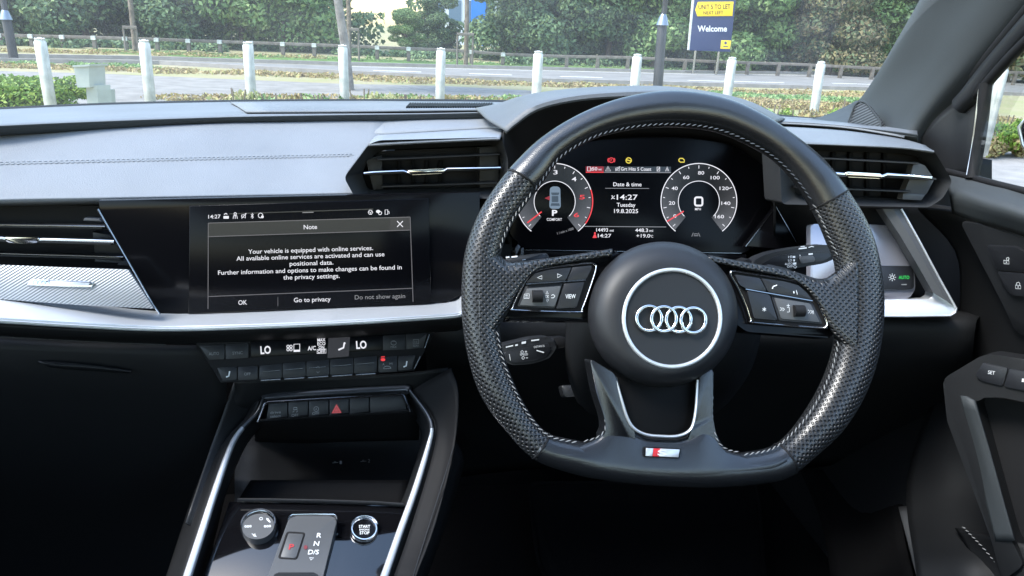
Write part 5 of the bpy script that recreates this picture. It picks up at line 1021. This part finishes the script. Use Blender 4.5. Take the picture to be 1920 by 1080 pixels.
def gline(pts, wm): 
    out = []
    q = [G(*p, .008) for p in pts]
    for a, b in zip(q, q[1:]):
        t = (b-a).normalized(); s_ = V((-t.y, t.x, 0))*wm/2; out.append([a+s_, b+s_, b-s_, a-s_])
    return out
def paint(name, quads):
    vs = []; fs = []
    for q in quads: fs.append(tuple(range(len(vs), len(vs)+4))); vs += q
    o = raw(name, vs, fs, 'wline', None, False); o['kind'] = 'structure'
    for p in o.data.polygons:
        if p.normal.z < 0: o.data.flip_normals(); break
    return o
paint('road_edge_line', gline([(560, 134.5), (640, 137.5), (850, 146), (1000, 151), (1280, 157.8), (1640, 166.5), (2300, 188)], .13))
paint('road_far_line', gline([(640, 124.5), (1000, 132), (1280, 138.6), (1640, 142.4), (2300, 160)], .10))
for a, b in (((700, 132), (790, 135)), ((880, 138), (960, 140.5)), ((1050, 143.2), (1130, 145.6)), ((1290, 150.6), (1470, 155)), ((1560, 156), (1700, 160))): paint('road_centre_line', gline([a, b], .16))
# kerbs
def kerb(pts, h=.1, wd=.14):
    vs = []; fs = []
    q = [G(*p) for p in pts]
    for i, p in enumerate(q):
        a, b = q[max(i-1, 0)], q[min(i+1, len(q)-1)]; t = (b-a).normalized(); s_ = V((-t.y, t.x, 0))*wd/2; vs += [p-s_, p-s_+V((0, 0, h)), p+s_+V((0, 0, h)), p+s_]
    for i in range(len(q)-1):
        for k in range(3): fs.append((i*4+k, i*4+k+1, i*4+k+5, i*4+k+4))
    o = raw('kerb', vs, fs, 'paving', None, False); o['kind'] = 'structure'; return o
kerb([(-400, 98), (0, 117), (300, 121), (480, 131), (640, 139.4), (850, 148.6), (1000, 153.6), (1280, 160.6), (1640, 170), (2300, 193)])
kerb([(0, 108), (280, 112), (640, 122.4), (1000, 130.5), (1280, 137), (1640, 140.5), (2300, 157)])
# --- bollards
bm_ = bmesh.new(); bmesh.ops.create_cube(bm_, size=1)
for v in bm_.verts: v.co = V((v.co.x*.10, v.co.y*.10, v.co.z-.5))
tf = [f for f in bm_.faces if f.normal.z > .9][0]
r_ = bmesh.ops.extrude_face_region(bm_, geom=[tf]); nv = [e for e in r_['geom'] if isinstance(e, bmesh.types.BMVert)]
for v in nv: v.co.z += .022; v.co.x *= .7; v.co.y *= .7
bmesh.ops.delete(bm_, geom=[tf], context='FACES_ONLY')
bmesh.ops.bevel(bm_, geom=[e for e in bm_.edges], offset=.022, segments=3, affect='EDGES')
bol = bpy.data.meshes.new('bollard'); bm_.to_mesh(bol); bm_.free(); bol.materials.append(M['bollard']); bol.polygons.foreach_set('use_smooth', [True]*len(bol.polygons))
where = ['leftmost white bollard, in front of the clipped green hedge', 'white bollard just right of the grey cabinet', 'white bollard between the grey cabinet and the leaning tree trunk', 'white bollard standing in line with the leaning tree trunk', 'white bollard with the second staked sapling just behind it on its right', 'white bollard rising just left of the instrument hood', 'white bollard just left of the black lamp post in the middle', 'white bollard below the blue welcome sign', 'white bollard nearest the windscreen pillar on its left', 'white bollard seen through the side window']
for k, (x, y, Y) in enumerate([(73, 65, 8.1), (269, 69, 8.3), (464, 73, 8.45), (642, 79, 8.6), (827, 85, 8.75), (1010, 91, 8.9), (1196, 97, 9.05), (1374, 103, 9.2), (1541, 111, 9.35), (1884, 120, 8.0)]):
    o = bpy.data.objects.new('bollard', bol); col.objects.link(o); o.location = P(x, y, Y)-V((0, 0, .045)); o.rotation_euler = (R(rnd.uniform(-1, 1)), R(rnd.uniform(-1, 1)), R(8+rnd.uniform(-6, 6)))
    tag(o, where[k], 'bollard', 'white bollards in a row')
# --- knee rail fence
fn = thing('rail_fence', 'low weathered timber rail fence running along the far verge', 'fence', G(640, 108))
FY = 28.5
fl = [(-120, 63), (0, 66), (200, 71), (465, 80), (640, 86), (760, 91), (860, 95), (945, 102), (1060, 106), (1180, 108), (1320, 115), (1500, 121), (1640, 128), (1800, 133), (2100, 142)]
def fy(x): return float(np.interp(x, [p[0] for p in fl], [p[1] for p in fl]))
pm = box_mesh('post', .13, .13, .62, .015); pm.materials.append(M['wood']); pc = box_mesh('post_cap', .16, .16, .14, .015); pc.materials.append(M['bollard'])
for k, x in enumerate(list(range(-60, 960, 59))+[1063, 1121, 1178, 1240, 1285, 1345, 1403, 1461, 1520, 1578, 1637, 1700, 1905, 1965]):
    p = P(x, fy(x), FY); o = bpy.data.objects.new('post', pm); col.objects.link(o); o.parent = fn; o.location = p-fn.location-V((0, 0, .58))
    if x < 960: c = bpy.data.objects.new('post_cap', pc); col.objects.link(c); c.parent = o; c.location = (0, -.02, .5)
for i in range(len(fl)-1):
    a, b = P(*fl[i], FY), P(*fl[i+1], FY); sweep('rail', [a, b], V((0, 0, 1)), .05, .055, 'wood', fn, k=8, power=.5)
# --- electrical cabinet
cbx = thing('utility_cabinet', 'small grey utility cabinet on a pedestal beside the clipped hedge', 'cabinet', V(P(178, 195, 7.9))-V((0, 0, .5)))
def prism(name, px, Y, dep, m, parent, dx=0.0):
    a = [P(x, y, Y) for x, y in px]; n = len(a); b = [p+V((dx, dep, 0)) for p in a]; fs = [tuple(range(n)), tuple(range(2*n-1, n-1, -1))]+[(i, n+i, n+(i+1) % n, (i+1) % n) for i in range(n)]
    o = raw(name, a+b, fs, m, parent, False); bm = bmesh.new(); bm.from_mesh(o.data); bmesh.ops.recalc_face_normals(bm, faces=bm.faces); bm.to_mesh(o.data); bm.free(); return o
prism('cabinet_head', [(138, 124.5), (166, 123), (168, 164), (145, 164)], 7.7, .2, 'cabinet', cbx, .07)
prism('cabinet_lid', [(135.5, 122.5), (167.5, 120.6), (167.5, 124.4), (136, 126)], 7.68, .24, 'cabinet', cbx, .08)
prism('pedestal', [(161, 160), (181, 160), (188, 230), (166, 230)], 7.75, .12, 'cabinet', cbx, .08)
prism('pedestal_box', [(190, 168), (202, 168), (206, 230), (194, 230)], 7.9, .1, 'cabinet', cbx, .03)
# --- poles
def post(name, label, cat_, px, Y, rads, m, collar=None):
    t = thing(name, label, cat_, G(px[-1][0], px[-1][1]) if False else V((P(*px[-1], Y).x, Y, 0)))
    pts = [P(*q, Y) for q in px]; pts[-1] = V((pts[-1].x, Y, 0))
    sweep('shaft', pts, V((1, 0, 0)), rads, rads, m, t, k=14)
    if collar: c = P(*collar, Y); sweep('collar', [c+V((0, 0, .12)), c+V((0, 0, .04)), c-V((0, 0, .12))], V((1, 0, 0)), [.06, .10, .15], [.06, .10, .15], 'darkchrome', t, k=14)
    return t
lp = post('lamp_post', 'black lamp post with grey collar standing between bollards near the welcome sign', 'lamp post', [(1262, -420), (1247, 10), (1243, 34), (1242, 42), (1234, 158)], 17.5, [.05, .06, .06, .11, .115], 'pole', (1243, 37))
p0 = P(1262, -420, 17.5); sweep('lantern', [p0, p0+V((0, -.4, .15)), p0+V((0, -.9, .12))], V((0, 0, 1)), [.06, .12, .1], [.05, .06, .03], 'pole', lp, k=10)
lp = post('lamp_post', 'black lamp post at the far left beyond the clipped hedge', 'lamp post', [(-6, -300), (4, -10), (10, 22), (11, 30), (23, 92)], 21, [.06, .07, .07, .11, .11], 'pole', (10.5, 27))
p0 = P(-6, -300, 21); sweep('lantern', [p0, p0+V((0, -.4, .15)), p0+V((0, -.9, .12))], V((0, 0, 1)), [.06, .12, .1], [.05, .06, .03], 'pole', lp, k=10)
# --- sign
sg = thing('welcome_sign', 'navy blue welcome sign with yellow arrow panel on two posts', 'sign', V((P(1325, 130, 27.5).x, 27.5, 0)))
SG = Pl(P(1335, 50, 27.5), V((-.10, -1, 0)))
pn = slab('sign_panel', [(1306, -45), (1385, -45), (1369, 97.5), (1292.5, 94.5)], SG, .12, 'signblue', sg, bev=.01)
slab('sign_edge', [(1302.6, -45), (1306, -45), (1292.8, 94.5), (1290, 94)], SG, .14, 'bollard', sg, off=.002, bev=.004)
for a, b in ((1304.5, 1301.5), (1348.5, 1346)):
    q0, q1 = SG.at(a, 90, -.06), SG.at(b, 135, -.06); q1 = V((q0.x, q0.y, 0)); sweep('sign_post', [q0, q1], V((0, -1, 0)), .05, .05, 'darkchrome', sg, k=10)
ar = slab('arrow_panel', [(1304, 18), (1309, 3.5), (1375.5, 3), (1373.5, 30), (1307.5, 30.5)], SG, .03, 'signyel', sg, off=.03, bev=.004)
text('UNIT 5 TO LET', 1339.5, 12.5, 60, 8.6, SG, 'black_print', ar, -1, .036, .012, 'sign_letters'); text('NEXT LEFT', 1337.5, 23.5, 37, 6.4, SG, 'black_print', ar, -1, .036, 0, 'sign_letters')
text('Welcome', 1335.5, 53.5, 55, 11, SG, 'print', pn, 0, .006, .02, 'sign_letters')
lg = slab('logo_square', [(1352.5, 75.5), (1371, 76), (1368.8, 92), (1350.8, 91.4)], SG, .02, 'signyel', sg, off=.012, bev=.003)
decal('logo_mark', [ell(1360.5, 80.5, 2.6, 3, 10), [(1356, 86), (1365, 86.4), (1365, 88), (1356, 87.6)]], SG, 'signblue', lg, .016)
# --- building glimpsed between the trees
bd = thing('office_building', 'pale building with blue column glimpsed above the hedge in the middle', 'building', V((P(880, 20, 62).x, 62, 0)))
a, b = P(800, 0, 62).x, P(1010, 0, 62).x
def bx(name, x0, x1, y0, y1, z0, z1, m, par): return raw(name, [(x0, y0, z0), (x1, y0, z0), (x1, y1, z0), (x0, y1, z0), (x0, y0, z1), (x1, y0, z1), (x1, y1, z1), (x0, y1, z1)], [(0, 3, 2, 1), (4, 5, 6, 7), (0, 1, 5, 4), (1, 2, 6, 5), (2, 3, 7, 6), (3, 0, 4, 7)], m, par, False)
bx('wall', a, b, 62, 72, 0, 9, 'wall', bd)
for k in range(6):
    x0 = a+.4+k*(b-a-.8)/6
    for z in (1.6, 4.6): bx('window', x0, x0+(b-a)/6-.5, 61.94, 62.02, z, z+1.7, 'bwin', bd)
xb = P(897, 0, 62).x; bx('blue_column', xb-.55, xb+.55, 61.6, 62.02, 0, 9, 'bblue', bd)
# --- trees
def trunk_mesh(pts, rads, m, parent, name='trunk'): return sweep(name, pts, V((1, 0, 0)), rads, rads, m, parent, k=10)
def clumps(rg, n, rx, ry, z0, z1, r):
    out = []
    for _ in range(n):
        a = rg.uniform(0, 6.283); q = rg.random()**.5; z = rg.uniform(z0, z1); f = math.sqrt(max(.15, 1-((z-(z0+z1)*.42)/((z1-z0)*.68))**2)); s_ = r*rg.uniform(.6, 1.25); out.append((rx*q*math.cos(a)*f, ry*q*math.sin(a)*f, z, s_, s_, s_*.75))
    return out
crowns = {}
for kind, mt, sd in (('dark', 'leaf_dark', 1), ('mid', 'leaf_mid', 2), ('brown', 'leaf_brown', 3)):
    for v in range(3):
        rg = random.Random(sd*10+v); crowns[kind, v] = leaves('crown', clumps(rg, 46, 2.0, 1.6, .55, 6.3, .85), 26000, .12, sd*10+v, mat_=mt)
tl = [(-60, 33, 'dark', 'dark tree behind the fence at the far left'), (60, 34, 'mid', 'tree right of the far left lamp post'), (165, 33, 'dark', 'tree behind the fence above the grey cabinet'), (262, 35, 'mid', 'tree just right of the first staked sapling'), (352, 33, 'dark', 'dark tree behind the fence between two bollards left of centre'), (455, 34, 'mid', 'tree behind the bollard left of the leaning trunk'), (530, 33, 'mid', 'leafy tree left of the leaning tree trunk'), (762, 33.5, 'mid', 'rounded bush tree right of the patch of open sky'), (820, 35, 'dark', 'bush left of the second staked sapling'), (965, 32.5, 'dark', 'dense hedge tree right of the second staked sapling'), (1050, 32, 'dark', 'dense hedge tree above the instrument hood'), (1140, 33, 'dark', 'dense hedge tree left of the middle lamp post'), (1225, 32, 'mid', 'dense hedge tree behind the middle lamp post'), (1310, 33, 'dark', 'dense hedge tree behind the welcome sign'), (1395, 32, 'mid', 'dense hedge tree right of the welcome sign'), (1480, 33, 'dark', 'dark hedge tree midway between the welcome sign and the windscreen pillar'), (1560, 32, 'brown', 'hedge tree with browning leaves left of the windscreen pillar'), (1650, 33, 'mid', 'hedge tree meeting the edge of the windscreen pillar'), (1760, 32, 'dark', 'hedge tree mostly behind the windscreen pillar'), (1900, 32, 'brown', 'browning hedge tree seen through the side window'), (2010, 32, 'dark', 'dark hedge tree beyond the side window frame')]
for k, (x, Y, kind, lab) in enumerate(tl):
    p = P(x, 100, Y); loc = V((p.x, Y, 0)); sc = {7: .36, 8: .44}.get(k, rnd.uniform(.95, 1.15))
    t = thing('tree', lab, 'tree', loc, 'trees behind the fence')
    c = bpy.data.objects.new('crown', crowns[kind, k % 3]); col.objects.link(c); c.parent = t; c.rotation_euler.z = rnd.uniform(0, 6.28); c.scale = (sc, sc, {7: .28, 8: .40}[k] if k in (7, 8) else sc*rnd.uniform(.95, 1.1))
    h = 4.2*(.3 if k in (7, 8) else sc); trunk_mesh([loc, loc+V((.06, 0, h*.4)), loc+V((-.05, .05, h*.75)), loc+V((.02, .1, h))], [.13, .10, .07, .03], 'bark', t)
    for q in range(3): a = rnd.uniform(0, 6.28); trunk_mesh([loc+V((0, 0, h*(.35+.15*q))), loc+V((math.cos(a)*.8, math.sin(a)*.6, h*(.55+.15*q)))], [.05, .02], 'bark', t, 'limb')
# background wood closing the gaps
far = leaves('wood', [(rnd.uniform(-34, 52), rnd.uniform(38, 44), rnd.uniform(.8, 4.6), 2.2, 1.6, 1.6) for _ in range(150)]+[(rnd.uniform(-40, -6), rnd.uniform(38, 44), rnd.uniform(4, 8), 2.2, 1.6, 1.6) for _ in range(26)], 110000, .2, 99, mat_='leaf_dark')
q0, q1 = P(655, 0, 40).x, P(765, 0, 40).x; q2, q3 = P(800, 0, 40).x, P(965, 0, 40).x
bmf = bmesh.new(); bmf.from_mesh(far); kill = [f for f in bmf.faces if (q0 < f.calc_center_median().x < q1 and f.calc_center_median().z > 1.7) or (q2 < f.calc_center_median().x < q3 and f.calc_center_median().z > 1.6)]
bmesh.ops.delete(bmf, geom=kill, context='FACES'); bmf.to_mesh(far); bmf.free()
o = bpy.data.objects.new('distant_wood', far); col.objects.link(o); tag(o, 'dark mass of leaves filling the gaps behind the fence trees', 'wood', kind='stuff')
# leaning trunk and staked saplings
lt = thing('tree', 'tree with bare pale trunk rising behind the fourth bollard', 'tree', V((P(655, 152, 15).x, 15, 0)))
b0 = V((P(655, 152, 15).x, 15, 0)); t0 = P(632, -10, 15); t1 = P(618, -170, 15)
trunk_mesh([b0, b0.lerp(t0, .5)+V((.02, 0, 0)), t0, t1, t1+V((.1, .1, .8))], [.095, .085, .08, .07, .04], mat('pale_bark', (.22, .20, .18), .9, bump=(25, .8, .02), var=(7, .4)), lt)
c = bpy.data.objects.new('crown', crowns['mid', 0]); col.objects.link(c); c.parent = lt; c.location = t1-b0+V((0, 0, -.4)); c.scale = (.7, .7, .6)
for k, (x0, x1, yb, Y, lab, fr) in enumerate([(236, 251, 71, 27.5, 'first staked sapling left of centre with timber crossbar', (231, 255, 51)), (651, 654, 84, 27.5, 'thin staked sapling just right of the leaning tree trunk', (655, 672, 55)), (875, 874, 96, 27.5, 'second staked sapling with brown stem and timber crossbar', (858, 887, 64))]):
    b0 = V((P(x1, yb, Y).x, Y, 0)); t0 = P(x0, -60, Y); t = thing('sapling', lab, 'tree', b0, 'staked saplings')
    trunk_mesh([b0, b0.lerp(t0, .5)+V((.02, 0, 0)), t0, t0+V((0, 0, 1.2))], [.085, .08, .07, .03], 'bark', t, 'stem')
    for xx in fr[:2]: p = P(xx, fr[2], Y-.3); sweep('stake', [p, V((p.x, p.y, 0))], V((0, 1, 0)), .035, .035, 'wood', t, k=8)
    sweep('crossbar', [P(fr[0]-1.5, fr[2], Y-.36), P(fr[1]+1.5, fr[2]+.6, Y-.36)], V((0, 0, 1)), .03, .05, 'wood', t, k=8, power=.5)
    c = bpy.data.objects.new('crown', crowns['mid', k % 3]); col.objects.link(c); c.parent = t; c.location = t0-b0+V((0, 0, .3)); c.scale = (.32, .32, .3)
# --- clipped hedge and planting bed
hd = thing('clipped_hedge', 'bright green clipped hedge left of the grey cabinet', 'hedge', V((P(60, 170, 8.6).x, 8.6, 0)))
hx0, hx1 = P(-160, 150, 8.6).x, P(158, 150, 8.6).x; htop = P(60, 146, 8.6).z
hc_ = [(x, 8.7+rnd.uniform(-.45, .45), htop-.13+rnd.uniform(-.03, .02), .24, .24, .13) for x in np.linspace(hx0+.2, hx1-.2, 26)]+[(x, 8.35+rnd.uniform(-.1, .1), htop*.45, .22, .2, htop*.5) for x in np.linspace(hx0+.2, hx1-.2, 22)]
me = leaves('foliage', hc_, 34000, .028, 5, mat_='leaf_bright'); o = bpy.data.objects.new('foliage', me); col.objects.link(o); setpar(o, hd)
plants = {}
for kind, mt, n in (('pale', 'leaf_pale', 2600), ('mid', 'leaf_mid', 2600), ('dry', 'leaf_dry', 2600), ('bright', 'leaf_bright', 2600)):
    rg = random.Random(len(kind)); plants[kind] = leaves('foliage', [(rg.uniform(-.3, .3), rg.uniform(-.2, .2), rg.uniform(.06, .26), .16, .14, .12) for _ in range(9)], n, .03, 40+len(kind), mat_=mt)
bed = [(438, 166, 'pale', 1.0, 'pale yellow shrub just left of the third bollard'), (520, 176, 'mid', .8, 'green shrub just right of the third bollard'), (575, 176, 'dry', 1.0, 'brownish shrub midway between the third and fourth bollards'), (615, 180, 'mid', .8, 'low green shrub left of the fourth bollard'), (683, 168, 'pale', 1.1, 'variegated shrub right of the fourth bollard'), (765, 177, 'pale', .8, 'variegated shrub midway between the fourth and fifth bollards'), (798, 182, 'dry', .8, 'dry shrub left of the fifth bollard'), (890, 184, 'dry', .8, 'dry low shrub right of the fifth bollard'), (960, 184, 'dry', .8, 'dry low shrub left of the instrument hood'), (350, 184, 'dry', .7, 'dry shrub right of the second bollard'), (1450, 196, 'bright', .9, 'yellow green shrub between the two rightmost windscreen bollards'), (1495, 204, 'dry', 1.1, 'brown shrub left of the bollard nearest the pillar'), (1420, 198, 'mid', .8, 'green shrub right of the bollard below the sign'), (1570, 198, 'bright', .9, 'yellow green shrub right of the bollard nearest the pillar'), (1545, 206, 'dry', 1.0, 'brown shrub at the foot of the bollard nearest the pillar'), (1600, 186, 'dry', .9, 'dry shrub against the edge of the windscreen pillar'), (1890, 215, 'bright', 1.0, 'yellow green shrub seen through the side window'), (1870, 242, 'dry', 1.0, 'dry shrub seen low through the side window'), (1925, 235, 'dry', 1.1, 'dry shrub at the right edge of the side window')]
for x, y, kind, sc, lab in bed:
    g_ = P(x, y, 7.9 if x < 1300 else 8.4); t = thing('shrub', lab, 'shrub', V((g_.x, g_.y, 0)), 'shrubs in the planting bed')
    o = bpy.data.objects.new('foliage', plants[kind]); col.objects.link(o); o.parent = t; zc = max(.05, g_.z); o.scale = (sc*.8, sc, max(.35, zc/.36)); o.rotation_euler.z = rnd.uniform(0, 6.28)
    for q in range(3): sweep('stem', [V((g_.x, g_.y, 0)), V((g_.x+rnd.uniform(-.15, .15), g_.y+rnd.uniform(-.1, .1), zc))], V((1, 0, 0)), .008, .008, 'bark', t, k=5)
# rough weeds, tufts and ground cover nobody could count
def tufts(name, lab, pxs, n, size, mt, seed, h=.12):
    rg = np.random.default_rng(seed); cl = []
    for (x0, y0, x1, y1), k in pxs:
        for _ in range(k):
            t = rg.random(); p = G(x0+(x1-x0)*t, y0+(y1-y0)*t+rg.normal()*1.5); s_ = .1+rg.random()*.25; cl.append((p.x, p.y, h*.4, s_*1.8, s_*1.4, h*rg.uniform(.5, 1.2)))
    me = leaves(name, cl, n, size, seed, mat_=mt); o = bpy.data.objects.new(name, me); col.objects.link(o); tag(o, lab, 'ground cover', kind='stuff')
tufts('dry_weeds', 'straw coloured weeds along the verges of path and road', [((-100, 122, 480, 140), 60), ((480, 140, 1000, 160), 60), ((0, 95, 640, 110), 60), ((1000, 160, 1640, 180), 80), ((300, 186, 1000, 189), 30)], 22000, .05, 'leaf_dry', 11, .06)
tufts('green_weeds', 'green weeds scattered over the verges and planting bed', [((-100, 120, 300, 128), 30), ((180, 96, 1280, 130), 60), ((1280, 176, 1640, 192), 60), ((500, 187, 1000, 189), 15)], 12000, .05, 'leaf_mid', 12, .06)
tufts('fence_undergrowth', 'mixed undergrowth along the foot of the fence and hedge', [((-100, 82, 640, 98), 80), ((640, 102, 960, 112), 40), ((950, 118, 1700, 136), 120)], 34000, .10, 'leaf_dark', 13, .25)
tufts('bed_growth', 'tangled yellowish growth of the planting bed at the right', [((1400, 196, 1640, 215), 90), ((1840, 230, 2100, 262), 90)], 16000, .035, 'leaf_dry', 14, .12)
